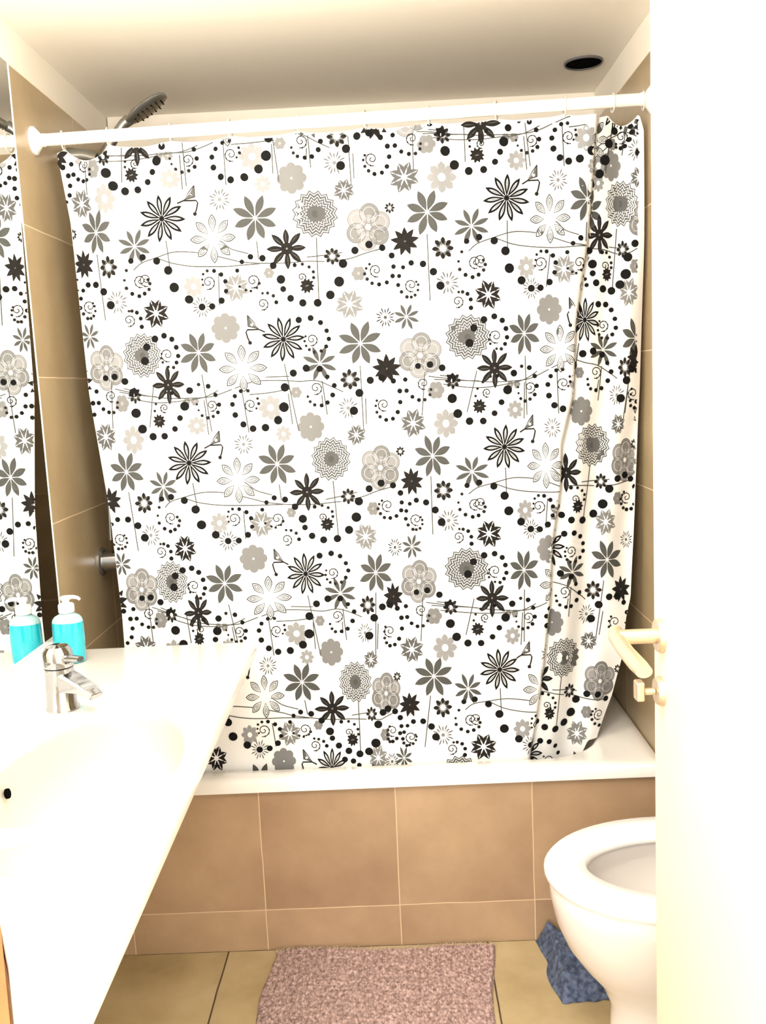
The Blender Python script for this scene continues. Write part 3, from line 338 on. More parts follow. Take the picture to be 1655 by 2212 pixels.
VINES='''-651 1917 -632 1917 0;-660 1907 -617 1912 -582 1914 0;-645 1900 -583 1902 -510 1908 -457 1915 -416 1929 0;-675 1924 -676 1831 0;-589 1931 -594 1854 0;-458 1909 -457 1833 0;-664 1698 -657 1548 0;-628 1390 -607 1383 0;-639 1382 -591 1372 -553 1367 0;-622 1368 -556 1353 -487 1355 -442 1361 -408 1375 0;-656 1406 -662 1297 0;-559 1391 -575 1296 0;-443 1354 -438 1272 0;-638 1145 -627 1001 0;-585 859 -564 850 0;-594 852 -547 838 -512 826 0;-576 838 -511 814 -453 806 -414 810 -381 824 0;-614 876 -610 775 0;-523 848 -516 768 0;-414 804 -405 730 0;-589 619 -592 468 0;-451 1961 -448 1840 0;-248 1979 -235 1839 0;-74 1961 -71 1821 0;-164 1936 -161 1866 0;-373 1935 -332 1947 -300 1950 -252 1948 -216 1941 -177 1937 -140 1920 -116 1908 0;-338 1923 -293 1927 -240 1930 0;-296 1957 -239 1954 0;-669 1912 -610 1913 -552 1912 -468 1913 -427 1918 -380 1933 0;108 1934 135 1931 0;95 1926 155 1923 200 1920 0;118 1916 200 1909 277 1912 325 1918 360 1932 0;-356 1927 -356 1837 0;-247 1922 -248 1857 0;-168 1908 -170 1883 0;-64 1893 -64 1838 0;73 1945 72 1851 0;189 1940 190 1861 0;324 1912 329 1839 0;-295 1711 -293 1670 0;97 1707 98 1557 0;-157 1712 -159 1565 0;-502 1721 -497 1649 0;-444 1414 -430 1279 0;-248 1430 -223 1271 0;-71 1417 -70 1262 0;-162 1386 -154 1307 0;-388 1644 -391 1571 0;-124 1659 -86 1661 -51 1670 -13 1679 0;-181 1668 -140 1672 -99 1676 0;-402 1685 -377 1678 -354 1671 -332 1665 -292 1661 -254 1659 -217 1658 -185 1659 -141 1658 0;-401 1723 -377 1714 -353 1695 -315 1683 0;-584 1659 -564 1674 -530 1684 -488 1694 -451 1694 -414 1689 0;-525 1683 -493 1670 -451 1662 -403 1659 -354 1657 -291 1660 0;-368 1378 -330 1390 -298 1393 -250 1391 -214 1387 -175 1387 -137 1370 -114 1358 0;-334 1362 -289 1364 -237 1371 0;-295 1401 -238 1400 0;-649 1390 -583 1372 -523 1362 -452 1360 -417 1363 -375 1376 0;114 1386 141 1382 0;100 1377 160 1372 206 1369 0;121 1365 201 1353 273 1359 313 1368 342 1385 0;-351 1368 -341 1273 0;-243 1360 -237 1288 0;-164 1353 -163 1325 0;-62 1341 -63 1280 0;80 1400 69 1294 0;201 1393 175 1297 0;312 1361 309 1276 0;-278 1147 -275 1108 0;84 1150 83 1010 0;-149 1150 -143 1011 0;-483 1160 -476 1091 0;-419 860 -398 736 0;-225 875 -202 723 0;-60 874 -68 714 0;-142 837 -137 758 0;-367 1087 -366 1019 0;-115 1102 -79 1109 -47 1120 -13 1128 0;-169 1106 -131 1112 -92 1120 0;-382 1127 -357 1119 -334 1112 -312 1105 -273 1099 -238 1097 -203 1096 -172 1097 -131 1099 0;-381 1163 -357 1154 -333 1135 -297 1122 0;-554 1104 -538 1118 -509 1126 -468 1135 -431 1135 -394 1130 0;-504 1124 -472 1112 -431 1104 -382 1101 -333 1099 -272 1098 0;-341 827 -302 838 -271 840 -225 838 -191 834 -154 837 -118 825 -97 815 0;-306 812 -261 813 -211 819 0;-268 848 -214 846 0;-606 861 -540 836 -485 816 -423 809 -390 812 -349 825 0;86 845 115 840 0;73 836 135 830 184 825 0;94 823 179 812 253 811 295 815 326 829 0;-324 818 -317 727 0;-216 808 -214 740 0;-145 805 -145 776 0;-58 797 -63 733 0;53 860 44 747 0;177 848 154 758 0;293 809 287 728 0;-248 611 -243 574 0;62 609 43 477 0;-116 608 -117 466 0;-441 627 -437 558 0;-332 555 -326 494 0;-85 557 -64 554 -49 561 -31 569 0;-134 567 -98 572 -71 572 0;-349 592 -324 585 -301 579 -279 572 -240 566 -204 561 -168 558 -137 558 -98 556 0;-351 627 -327 618 -303 600 -265 588 0;-512 568 -495 584 -466 593 -429 602 -395 600 -361 596 0;-461 591 -433 578 -394 571 -348 568 -300 567 -239 565 0;325 1965 337 1845 0;396 1937 429 1948 455 1951 495 1948 0;425 1925 462 1928 0;82 1932 165 1923 235 1917 315 1917 351 1921 389 1935 0;410 1930 413 1841 0;462 1716 460 1674 0;281 1729 280 1657 0;315 1422 316 1284 0;378 1650 368 1577 0;370 1692 391 1684 410 1676 428 1670 461 1665 0;374 1730 394 1720 413 1701 443 1688 0;191 1665 212 1681 248 1692 292 1703 328 1702 360 1696 0;253 1691 285 1678 324 1670 367 1665 409 1663 461 1664 0;375 1391 407 1404 434 1407 0;87 1385 170 1372 239 1365 305 1366 334 1372 369 1388 0;388 1382 389 1284 0;261 1163 262 1092 0;299 865 295 735 0;359 1085 353 1013 0;349 1127 370 1120 389 1112 0;352 1166 372 1156 391 1137 0;172 1103 194 1118 230 1127 273 1137 307 1136 339 1131 0;235 1126 267 1113 305 1104 347 1100 389 1099 0;60 844 146 830 218 820 286 814 317 817 353 831 0;233 621 234 551 0;146 569 166 583 201 589 245 594 282 590 318 584 0;206 588 239 571 281 560 330 554 0;532 1932 514 1828 1;564 1921 555 1868 1;486 1879 503 1891 525 1904 540 1911 559 1920 574 1913 585 1905 1;480 1857 503 1872 528 1894 1;505 1898 532 1914 1;523 1885 512 1835 1;558 1900 553 1881 1;541 1705 529 1564 1;447 1446 423 1283 1;574 1410 553 1257 1;502 1390 492 1309 1;552 1646 570 1649 589 1659 1;522 1664 545 1661 566 1663 1;478 1661 500 1659 519 1655 543 1647 1;436 1410 460 1400 492 1392 522 1373 539 1359 1;433 1379 417 1304 1;494 1358 488 1329 1;565 1341 558 1276 1;472 1155 453 1021 1;504 865 482 710 1;418 858 411 783 1;498 1103 528 1103 552 1107 573 1111 1;448 1116 484 1116 520 1117 1;415 1109 444 1108 483 1103 1;372 873 407 862 439 837 459 818 1;410 830 406 804 1;501 787 491 726 1;391 632 376 491 1;413 575 443 563 473 557 505 552 1;367 598 401 592 435 580 1;337 595 363 590 398 579 1'''
MOTIFS='''G -599 1996 53.2 81 0 0;H -683 1952 55.4 71 0 0;C -555 1936 46.5 91 0 0;R -540 1998 16.6 91 0 0;D -738 1920 34.3 72 0 0;m -629 1910 19.9 71 0 0;H -756 1701 55.4 73 0 0;D -698 1677 33.2 70 0 0;F -717 1746 12.2 70 0 0;B -661 1746 52.1 70 0 0;b -577 1712 41 96 0 0;F -639 1667 25.5 82 0 0;R -677 1896 14.4 70 0 0;k -655 1886 22.2 70 0 0;e -691 1812 34.3 70 0 0;K -634 1819 34.3 70 0 0;P -571 1870 17.7 88 0 0;R -561 1895 11.1 92 0 0;k -483 1906 11.1 105 0 0;K -483 1855 22.2 107 0 0;R -441 1898 14.4 108 1 0;E -539 1559 34.3 89 0 0;G -579 1464 53.2 85 0 0;H -665 1439 55.4 80 0 0;C -523 1393 46.5 82 0 0;R -570 1634 15.5 99 0 0;R -520 1463 16.6 77 0 0;R -693 1582 15.5 73 0 0;L -626 1588 28.8 86 0 0;R -603 1546 14.4 88 1 0;c -699 1513 31 78 0 0;D -729 1408 34.3 82 0 0;m -604 1373 19.9 78 0 0;D -684 1125 33.2 84 0 0;B -639 1193 52.1 80 0 0;b -554 1154 41 84 0 0;F -604 1116 25.5 84 0 0;R -659 1374 14.4 77 0 0;k -635 1355 22.2 75 0 0;e -681 1279 34.3 77 0 0;K -616 1268 34.3 73 0 0;P -551 1310 17.7 86 0 0;R -536 1340 11.1 88 0 0;k -464 1352 11.1 88 0 0;K -464 1295 22.2 100 0 0;R -426 1341 14.4 95 1 0;E -513 1003 34.3 80 0 0;G -552 922 53.2 76 0 0;H -627 906 55.4 77 0 0;C -493 843 46.5 73 0 0;R -541 1079 15.5 84 0 0;R -499 910 16.6 73 0 0;R -667 1033 15.5 83 0 0;L -594 1038 28.8 84 0 0;R -573 997 14.4 81 1 0;c -670 971 31 80 0 0;D -691 880 34.3 84 0 0;m -559 841 19.9 76 0 0;H -704 651 55.4 81 0 0;D -633 610 33.2 79 0 0;F -659 691 12.2 80 0 0;B -587 670 52.1 78 0 0;b -506 623 41 78 0 0;F -561 580 25.5 79 0 0;R -692 806 15.5 83 0 0;R -613 847 14.4 77 0 0;k -587 828 22.2 77 0 0;e -628 759 34.3 79 0 0;K -559 745 34.3 77 0 0;P -496 778 17.7 75 0 0;R -490 800 11.1 74 0 0;k -433 803 11.1 77 0 0;K -427 753 22.2 78 0 0;R -398 792 14.4 85 1 0;E -476 471 34.3 82 0 0;R -501 543 15.5 80 0 0;R -627 508 15.5 79 0 0;L -556 503 28.8 79 0 0;R -538 461 14.4 80 1 0;M -682 443 24.4 80 0 0;c -640 440 31 80 0 0;J -346 1974 55.4 105 0 0;B -448 2006 51 101 0 0;H 61 1975 55.4 99 0 0;C 227 1942 46.5 100 0 0;b -165 1970 42.1 100 0 0;D -14 1952 34.3 100 0 0;F -99 1932 24.4 100 0 0;m 140 1922 19.9 100 0 0;A -508 1770 53.2 100 0 0;Q -439 1816 28.8 106 0 0;L -374 1807 26.6 103 0 0;J -395 1721 55.4 97 0 0;B -295 1762 52.1 99 0 0;G -157 1764 53.2 100 0 0;C -226 1690 46.5 100 0 0;H -37 1729 55.4 100 0 0;D 46 1694 33.2 100 0 0;F 14 1770 12.2 100 0 0;B 99 1755 52.1 100 0 0;b 199 1720 41 105 0 0;F 132 1673 25.5 100 0 0;m -123 1669 19.9 100 0 0;R -340 1902 15.5 106 0 0;K -293 1897 29.9 104 0 0;k -228 1922 14.4 101 0 0;R -180 1923 15.5 100 1 0;L -107 1875 27.7 100 0 0;R -22 1878 15.5 100 0 0;I -206 1844 36.6 100 0 0;K -273 1836 19.9 100 0 0;e -89 1814 25.5 100 0 0;R 71 1918 14.4 99 0 0;k 103 1903 22.2 100 0 0;e 50 1835 34.3 100 0 0;K 135 1830 34.3 101 0 0;P 217 1875 17.7 103 0 0;R 227 1900 11.1 102 0 0;k 302 1910 11.1 98 0 0;K 306 1860 22.2 97 0 0;R 341 1902 14.4 94 1 0;k -504 1906 10 103 0 0;R -557 1636 15.5 99 0 0;K -448 1616 25.5 90 0 0;R -413 1624 16.6 92 1 0;E 233 1565 34.3 92 0 0;L -432 1569 27.7 90 0 0;I -380 1518 36.6 99 0 0;q -319 1519 28.8 100 0 0;A -247 1486 52.1 99 0 0;J -346 1423 55.4 103 0 0;B -448 1465 51 86 0 0;G 182 1471 53.2 100 0 0;H 70 1434 55.4 99 0 0;C 242 1397 46.5 88 0 0;R 205 1640 15.5 102 0 0;R 247 1470 16.6 82 0 0;f -349 1609 33.2 96 0 0;R -309 1622 16.6 97 1 0;k -271 1638 13.3 98 0 0;P -184 1604 17.7 100 0 0;R -195 1624 11.1 100 1 0;R -290 1569 14.4 99 1 0;f -89 1559 34.3 101 0 0;R -24 1632 15.5 100 0 0;k -64 1627 17.7 100 0 0;R 56 1595 15.5 101 0 0;L 140 1596 28.8 102 0 0;R 162 1553 14.4 100 1 0;M -7 1525 24.4 100 0 0;c 42 1524 31 100 0 0;b -165 1426 42.1 97 0 0;R -180 1482 14.4 99 1 0;B -68 1468 52.1 101 0 0;D -9 1407 34.3 99 0 0;F -97 1386 24.4 98 0 0;m 144 1372 19.9 97 0 0;A -488 1208 53.2 98 0 0;Q -420 1255 28.8 102 0 0;L -356 1246 26.6 96 0 0;J -375 1161 55.4 94 0 0;B -280 1195 52.1 91 0 0;G -151 1202 53.2 89 0 0;C -212 1126 46.5 90 0 0;H -35 1176 55.4 92 0 0;D 38 1140 33.2 83 0 0;F 14 1212 12.2 90 0 0;B 90 1198 52.1 85 0 0;b 182 1156 41 100 0 0;F 112 1115 25.5 93 0 0;m -115 1111 19.9 92 0 0;R -333 1338 15.5 100 0 0;K -287 1329 29.9 100 0 0;k -224 1362 14.4 97 0 0;R -177 1370 15.5 94 1 0;L -104 1320 27.7 92 0 0;R -20 1324 15.5 96 0 0;I -194 1280 36.6 92 0 0;K -260 1266 19.9 97 0 0;e -88 1256 25.5 92 0 0;R 75 1369 14.4 94 0 0;k 104 1352 22.2 93 0 0;e 47 1277 34.3 89 0 0;K 124 1273 34.3 86 0 0;P 204 1310 17.7 94 0 0;R 223 1341 11.1 94 0 0;k 294 1357 11.1 75 0 0;K 288 1298 22.2 89 0 0;R 324 1349 14.4 77 1 0;k -482 1353 10 86 0 0;K -427 1060 25.5 89 0 0;R -391 1069 16.6 92 1 0;E 217 1006 34.3 92 0 0;L -409 1016 27.7 92 0 0;I -351 970 36.6 97 0 0;q -294 966 28.8 89 0 0;A -227 928 52.1 90 0 0;J -319 871 55.4 100 0 0;B -425 912 51 89 0 0;G 161 922 53.2 102 0 0;H 45 896 55.4 85 0 0;C 220 848 46.5 89 0 0;R 187 1079 15.5 102 0 0;R 229 915 16.6 83 0 0;f -326 1053 33.2 91 0 0;R -288 1064 16.6 90 1 0;k -253 1078 13.3 90 0 0;P -168 1046 17.7 94 0 0;R -179 1064 11.1 93 1 0;R -268 1013 14.4 89 1 0;f -78 1012 34.3 86 0 0;R -22 1085 15.5 83 0 0;k -57 1079 17.7 85 0 0;R 45 1048 15.5 84 0 0;L 122 1042 28.8 97 0 0;R 144 1001 14.4 99 1 0;M -9 982 24.4 78 0 0;c 32 982 31 81 0 0;b -146 875 42.1 93 0 0;R -162 927 14.4 94 1 0;B -58 923 52.1 79 0 0;D -18 862 34.3 70 0 0;F -81 844 24.4 78 0 0;m 119 830 19.9 99 0 0;A -445 675 53.2 78 0 0;Q -389 713 28.8 82 0 0;L -333 702 26.6 90 0 0;J -345 624 55.4 86 0 0;B -252 657 52.1 91 0 0;G -121 652 53.2 77 0 0;C -181 587 46.5 93 0 0;H -47 620 55.4 70 0 0;D 10 587 33.2 82 0 0;F -18 661 12.2 77 0 0;B 72 658 52.1 94 0 0;b 155 622 41 87 0 0;F 91 578 25.5 89 0 0;m -85 569 19.9 70 0 0;R -306 789 15.5 100 0 0;K -258 780 29.9 98 0 0;k -199 810 14.4 84 0 0;R -157 820 15.5 88 1 0;L -91 775 27.7 73 0 0;R -31 777 15.5 70 0 0;I -176 730 36.6 84 0 0;K -236 720 19.9 89 0 0;e -80 707 25.5 70 0 0;R 48 826 14.4 86 0 0;k 78 809 22.2 92 0 0;e 21 727 34.3 87 0 0;K 102 729 34.3 86 0 0;P 183 772 17.7 92 0 0;R 202 800 11.1 93 0 0;k 274 807 11.1 77 0 0;K 267 752 22.2 88 0 0;R 306 796 14.4 78 1 0;k -448 805 10 73 0 0;K -389 528 25.5 85 0 0;R -354 538 16.6 86 1 0;E 188 472 34.3 99 0 0;L -367 489 27.7 86 0 0;I -309 455 36.6 87 0 0;q -253 459 28.8 86 0 0;A -190 434 52.1 77 0 0;B -370 405 51 86 0 0;G 126 400 53.2 100 0 0;H 17 378 55.4 80 0 0;R 159 544 15.5 96 0 0;R 199 389 16.6 97 0 0;f -290 526 33.2 87 0 0;R -252 536 16.6 88 1 0;k -218 546 13.3 89 0 0;P -135 504 17.7 85 0 0;R -144 524 11.1 88 1 0;R -229 494 14.4 87 1 0;f -74 455 34.3 70 0 0;R -36 524 15.5 70 0 0;k -54 514 17.7 70 0 0;R 10 504 15.5 74 0 0;L 89 507 28.8 97 0 0;R 109 470 14.4 102 1 0;M -40 444 24.4 70 0 0;c -10 451 31 70 0 0;R -140 418 14.4 70 1 0;B -76 400 52.1 70 0 0;A 281 1778 53.2 101 0 0;Q 345 1822 28.8 91 0 0;L 399 1812 26.6 86 0 0;J 379 1728 55.4 83 0 0;B 464 1766 52.1 82 0 0;R 424 1904 15.5 88 0 0;K 463 1899 29.9 86 0 0;K 482 1838 19.9 83 0 0;k 283 1910 10 99 0 0;R 218 1643 15.5 102 0 0;K 323 1623 25.5 81 0 0;R 355 1631 16.6 80 1 0;L 333 1575 27.7 78 0 0;I 373 1525 36.6 83 0 0;q 424 1524 28.8 85 0 0;J 396 1434 55.4 85 0 0;B 314 1473 51 72 0 0;f 408 1614 33.2 81 0 0;R 443 1626 16.6 82 1 0;R 454 1573 14.4 84 1 0;A 260 1212 53.2 95 0 0;Q 323 1259 28.8 84 0 0;L 374 1252 26.6 80 0 0;J 357 1163 55.4 79 0 0;R 401 1354 15.5 82 0 0;K 439 1350 29.9 83 0 0;k 278 1357 10 77 0 0;R 200 1081 15.5 101 0 0;K 306 1058 25.5 78 0 0;R 338 1066 16.6 77 1 0;L 318 1012 27.7 75 0 0;I 359 962 36.6 80 0 0;J 382 874 55.4 84 0 0;B 299 913 51 72 0 0;f 390 1049 33.2 78 0 0;A 233 669 53.2 93 0 0;Q 301 710 28.8 87 0 0;L 356 700 26.6 85 0 0;J 337 614 55.4 87 0 0;k 258 809 10 78 0 0;R 172 545 15.5 96 0 0;K 285 515 25.5 89 0 0;R 322 521 16.6 87 1 0;L 305 472 27.7 88 0 0;B 295 384 51 90 0 0;I 476 1971 36.6 70 0 1;A 539 1971 52.1 70 0 1;J 483 1901 55.4 70 0 1;b 570 1947 42.1 70 0 1;F 597 1925 24.4 70 0 1;B 472 1746 52.1 70 0 1;G 550 1760 53.2 70 0 1;C 498 1691 46.5 70 0 1;H 603 1721 55.4 70 0 1;m 553 1657 19.9 70 0 1;R 475 1838 15.5 70 0 1;K 498 1845 29.9 70 0 1;k 532 1892 14.4 70 0 1;R 554 1909 15.5 70 1 1;L 585 1876 27.7 70 0 1;I 528 1845 36.6 70 0 1;K 497 1807 19.9 70 0 1;e 588 1814 25.5 70 0 1;A 461 1499 52.1 70 0 1;k 466 1642 13.3 70 0 1;P 516 1602 17.7 70 0 1;R 511 1622 11.1 70 1 1;R 445 1578 14.4 70 1 1;f 566 1558 34.3 70 0 1;k 580 1617 17.7 70 0 1;b 506 1428 42.1 83 0 1;R 506 1485 14.4 73 1 1;B 585 1452 52.1 70 0 1;D 586 1404 34.3 70 0 1;F 557 1385 24.4 70 0 1;B 364 1214 52.1 73 0 1;G 477 1203 53.2 83 0 1;C 411 1140 46.5 82 0 1;H 560 1162 55.4 70 0 1;F 585 1199 12.2 70 0 1;m 499 1113 19.9 83 0 1;k 447 1377 14.4 74 0 1;R 486 1377 15.5 82 1 1;L 538 1320 27.7 70 0 1;R 578 1322 15.5 70 0 1;I 449 1286 36.6 81 0 1;e 541 1250 25.5 70 0 1;e 604 1271 34.3 70 0 1;A 363 960 52.1 79 0 1;P 438 1057 17.7 85 0 1;R 431 1076 11.1 85 1 1;f 510 1012 34.3 76 0 1;R 565 1069 15.5 70 0 1;k 540 1069 17.7 70 0 1;M 565 962 24.4 70 0 1;b 422 895 42.1 87 0 1;R 419 948 14.4 83 1 1;B 513 917 52.1 80 0 1;D 549 838 34.3 72 0 1;F 478 841 24.4 86 0 1;G 398 678 53.2 83 0 1;C 333 627 46.5 77 0 1;H 493 604 55.4 80 0 1;F 540 631 12.2 74 0 1;m 414 584 19.9 82 0 1;k 360 855 14.4 80 0 1;R 401 848 15.5 85 1 1;L 461 780 27.7 85 0 1;R 531 758 15.5 75 0 1;I 369 771 36.6 82 0 1;e 466 710 25.5 84 0 1;A 300 431 52.1 75 0 1;P 359 536 17.7 77 0 1;R 352 558 11.1 77 1 1;f 433 467 34.3 80 0 1;R 490 515 15.5 79 0 1;k 458 524 17.7 82 0 1;b 359 354 42.1 76 0 1;R 353 412 14.4 77 1 1;B 439 372 52.1 76 0 1'''
cu = MB(); NU, NV = 330, 150
rings = []
for j in range(NV+1):
    row = []
    for i in range(NU+1):
        u = i/NU; xt = LB[0][0]+(.600-LB[0][0])*u
        zt = ztop(xt); xb = LB[-1][0]+(.487-LB[-1][0])*u; zb = zbot(xb)
        z = zt+(zb-zt)*j/NV
        x = interp(LB, z)+(interp(RB, z)-interp(LB, z))*u
        row.append((x, fy(x, z), z))
    rings.append(row)
cu.loft(rings, closed=False)
# colour of the plain folded-back edge at the right
nf = len(cu.f)
for q in range(nf):
    i = q % NU; j = q//NU
    p = rings[j][i]
    if p[0] > interp(PB, p[2])+.004 and p[2] > 1.0: cu.m[q] = 7
# ---- print
SIDE = 0
def inside(x, z): return (x < interp(FB, z)+.003 if SIDE == 0 else x > interp(FB, z)+.003) and interp(LB, z)+.001 < x < interp(PB, z) and zbot(x)+.002 < z < ztop(x)-.003
def put(vs, fs, ink, e):
    """vs in cloth metres (x,z); faces outside the cloth are dropped"""
    idx = {}; nv = []; nf = []
    for f in fs:
        cx = sum(vs[i][0] for i in f)/len(f); cz = sum(vs[i][1] for i in f)/len(f)
        if not inside(cx, cz): continue
        ff = []
        for i in f:
            if i not in idx:
                x, z = vs[i]; idx[i] = len(nv); nv.append((x, fy(x, z)-e, z))
            ff.append(idx[i])
        nf.append(ff)
    if nf: cu.add(nv, nf, 1+ink)
def disc(x, z, r, ink, e, fx=1, n=14):
    vs = [(x, z)]+[(x+fx*r*math.cos(2*math.pi*k/n), z+r*math.sin(2*math.pi*k/n)) for k in range(n)]
    if r > .012:
        vs += [(x+fx*r*.5*math.cos(2*math.pi*k/n), z+r*.5*math.sin(2*math.pi*k/n)) for k in range(n)]
        fs = [(0, n+1+k, n+1+(k+1) % n) for k in range(n)]+[(n+1+k, 1+k, 1+(k+1) % n, n+1+(k+1) % n) for k in range(n)]
    else: fs = [(0, 1+k, 1+(k+1) % n) for k in range(n)]
    put(vs, fs, ink, e)
def petal(x, z, a, r0, r1, w, ink, e, fx=1, peak=.55, n=8):
    vs = []; ca, sa = math.cos(a), math.sin(a)
    for k in range(n+1):
        t = k/n; tt = t**(math.log(.5)/math.log(peak)); h = w*math.sin(math.pi*tt)**.85 if 0 < t < 1 else w*.04
        r = r0+(r1-r0)*t
        for s in (-1, 1): vs.append((x+fx*(r*ca-s*h*sa), z+r*sa+s*h*ca))
    put(vs, [(2*k, 2*k+2, 2*k+3, 2*k+1) for k in range(n)], ink, e)
def flower(x, z, r, n, w, ink, e, fx=1, r0=0., rot=0., peak=.55, jit=.03):
    for k in range(n):
        petal(x, z, rot+2*math.pi*k/n+random.uniform(-jit, jit), r0*r, r*random.uniform(.94, 1.04), w*r, ink, e, fx, peak)
def ribbon(P, w, ink, e):
    vs = []
    for i, p in enumerate(P):
        a = P[max(i-1, 0)]; b = P[min(i+1, len(P)-1)]
        dx, dz = b[0]-a[0], b[1]-a[1]; l = math.hypot(dx, dz) or 1
        vs += [(p[0]-dz/l*w, p[1]+dx/l*w), (p[0]+dz/l*w, p[1]-dx/l*w)]
    put(vs, [(2*k, 2*k+2, 2*k+3, 2*k+1) for k in range(len(P)-1)], ink, e)
def smoothline(P, sub=6):
    out = []
    for i in range(len(P)-1):
        p0 = P[max(i-1, 0)]; p1 = P[i]; p2 = P[i+1]; p3 = P[min(i+2, len(P)-1)]
        for k in range(sub):
            t = k/sub
            out.append(tuple(.5*((2*p1[c])+(-p0[c]+p2[c])*t+(2*p0[c]-5*p1[c]+4*p2[c]-p3[c])*t*t+(-p0[c]+3*p1[c]-3*p2[c]+p3[c])*t**3) for c in (0, 1)))
    return out+[P[-1]]
CL = -1     # bare cloth over a print
def motif(c, x, z, r, fx, ex):
    h = math.pi/8
    if c == 'A':
        ro = random.uniform(-.1, .3)+math.pi/2
        for k in range(11):
            a = ro+2*math.pi*k/11
            petal(x, z, a, .05*r, r, .125*r, 0, .0010, fx, .6); petal(x, z, a, .26*r, .82*r, .045*r, CL, .0013, fx, .6)
            petal(x, z, a, .25*r, .75*r, .018*r, 3, .0015, fx, .6)
        disc(x, z, .11*r, 0, .0016, fx)
    elif c in 'Bbc': flower(x, z, r, 8, .17 if c == 'B' else .135, 2, .0008, fx, .08, h, .55); disc(x, z, .05*r, CL, .0010, fx)
    elif c == 'C':
        flower(x, z, r, 8, .15, 1, .0010, fx, .0, 0, .6); disc(x, z, .30*r, 1, .0011, fx)
        for k in range(8): petal(x, z, k*math.pi/4+.04, .3*r, .85*r, .02*r, 2, .0012, fx)
        disc(x, z, .05*r, 4, .0013, fx)
    elif c == 'D': flower(x, z, r, 9, .20, 1, .0010, fx, .15, .2, .35); disc(x, z, .55*r, 1, .0011, fx); disc(x, z, .07*r, 3, .0013, fx)
    elif c in 'Eef':
        ink = {'E': 1, 'e': 3, 'f': 4}[c]
        flower(x, z, r, 8, .26, ink, .0009, fx, .25, h, .4); disc(x, z, .5*r, ink, .0010, fx)
        flower(x, z, .62*r, 8, .07, CL, .0012, fx, .0, h); disc(x, z, .2*r, CL, .0013, fx)
        for k in range(8): petal(x, z, h+k*math.pi/4, .62*r, .95*r, .03*r, CL, .0012, fx)
    elif c in 'Fm':
        flower(x, z, r, 8, .20, 1, .0011, fx, .3, 0, .6); flower(x, z, .75*r, 8, .10, 2, .0012, fx, .3, h)
        disc(x, z, .25*r, CL, .0014, fx)
    elif c == 'G':
        n = 16
        def star(ra, rb, wd, ink, e):
            P = []
            for k in range(2*n+1):
                a = math.pi*k/n; rr = (ra if k % 2 else rb)*r
                P.append((x+fx*rr*math.cos(a), z+rr*math.sin(a)))
            ribbon(P, wd*r, ink, e)
        vs = [(x, z)]; fs = []
        for k in range(2*n):
            a = math.pi*k/n
            for rr in (.5, 1.0 if k % 2 else .84): vs.append((x+fx*rr*r*math.cos(a), z+rr*r*math.sin(a)))
        for k in range(2*n):
            k2 = (k+1) % (2*n); fs += [(0, 1+2*k, 1+2*k2), (1+2*k, 2+2*k, 2+2*k2, 1+2*k2)]
        put(vs, fs, 3, .0008)
        for q in (.86, .72, .58, .44): star(q+.05, q-.09, .022, CL, .0011)
        for q in (.93, .79, .65, .51): star(q+.05, q-.09, .012, 2, .0012)
        disc(x, z, .14*r, 2, .0013, fx)
    elif c == 'H':
        for k in range(6):
            a = .4+k*math.pi/3; disc(x+fx*.55*r*math.cos(a), z+.55*r*math.sin(a), .40*r, 4 if k % 2 else 5, .0004+.00004*k, fx, 18)
            P = [(x+fx*(.55*math.cos(a)+.40*math.cos(b))*r, z+(.55*math.sin(a)+.40*math.sin(b))*r) for b in [2*math.pi*q/18 for q in range(19)]]
            ribbon(P, .010*r, 3, .0007)
            ribbon([(x+fx*(.55*math.cos(a)+.25*math.cos(b))*r, z+(.55*math.sin(a)+.25*math.sin(b))*r) for b in [2*math.pi*q/14 for q in range(15)]], .007*r, CL, .0007)
        disc(x, z, .5*r, 5, .0006, fx, 18); disc(x, z, .10*r, CL, .0008, fx)
    elif c == 'I':
        for k in range(8): disc(x+fx*.64*r*math.cos(k*math.pi/4), z+.64*r*math.sin(k*math.pi/4), .31*r, 4, .00045, fx)
        disc(x, z, .66*r, 4, .0005, fx); disc(x, z, .07*r, CL, .0007, fx)
    elif c == 'J':
        for k in range(8):
            a = math.pi/2+k*math.pi/4
            petal(x, z, a, .30*r, r, .17*r, 2, .0006, fx); petal(x, z, a, .34*r, .935*r, .125*r, CL, .0008, fx)
            petal(x, z, a, .42*r, .88*r, .095*r, 3, .0009, fx); petal(x, z, a, .46*r, .82*r, .06*r, CL, .0010, fx)
            petal(x, z, a, .50*r, .76*r, .03*r, 4, .0011, fx)
        disc(x, z, .30*r, CL, .0011, fx)
    elif c == 'K':
        for k in range(8): petal(x, z, k*math.pi/4, .3*r, r, .26*r, 5, .00045, fx)
        disc(x, z, .6*r, 5, .0005, fx); disc(x, z, .27*r, CL, .0007, fx)
    elif c == 'k':
        for k in range(6): disc(x+fx*.55*r*math.cos(k*math.pi/3), z+.55*r*math.sin(k*math.pi/3), .42*r, 4, .00045, fx, 10)
        disc(x, z, .22*r, 5, .0007, fx)
    elif c in 'LM':
        for k in range(16): petal(x, z, k*math.pi/8, .2*r, r*(1 if k % 2 else .8), .055*r, 3 if c == 'L' else 1, .0007, fx, .7, 5)
        disc(x, z, .16*r, 4 if c == 'L' else 2, .0008, fx)
    elif c == 'P':
        flower(x, z, r, 10, .17, 0, .0011, fx, .4, 0, .4); disc(x, z, .72*r, 1, .0012, fx)
        ribbon([(x-.2*r, z-.05*r), (x+.2*r, z+.05*r)], .05*r, 4, .0014)
    elif c in 'Qq':
        s = fx*(1 if c == 'Q' else -1); k = r/26.0
        T = lambda a, b: (x+s*a*k, z-b*k)
        put([T(7, -23), T(-15, 6), T(7, 0), T(-2, -8)], [(0, 3, 1, 2)], 3, .0009)
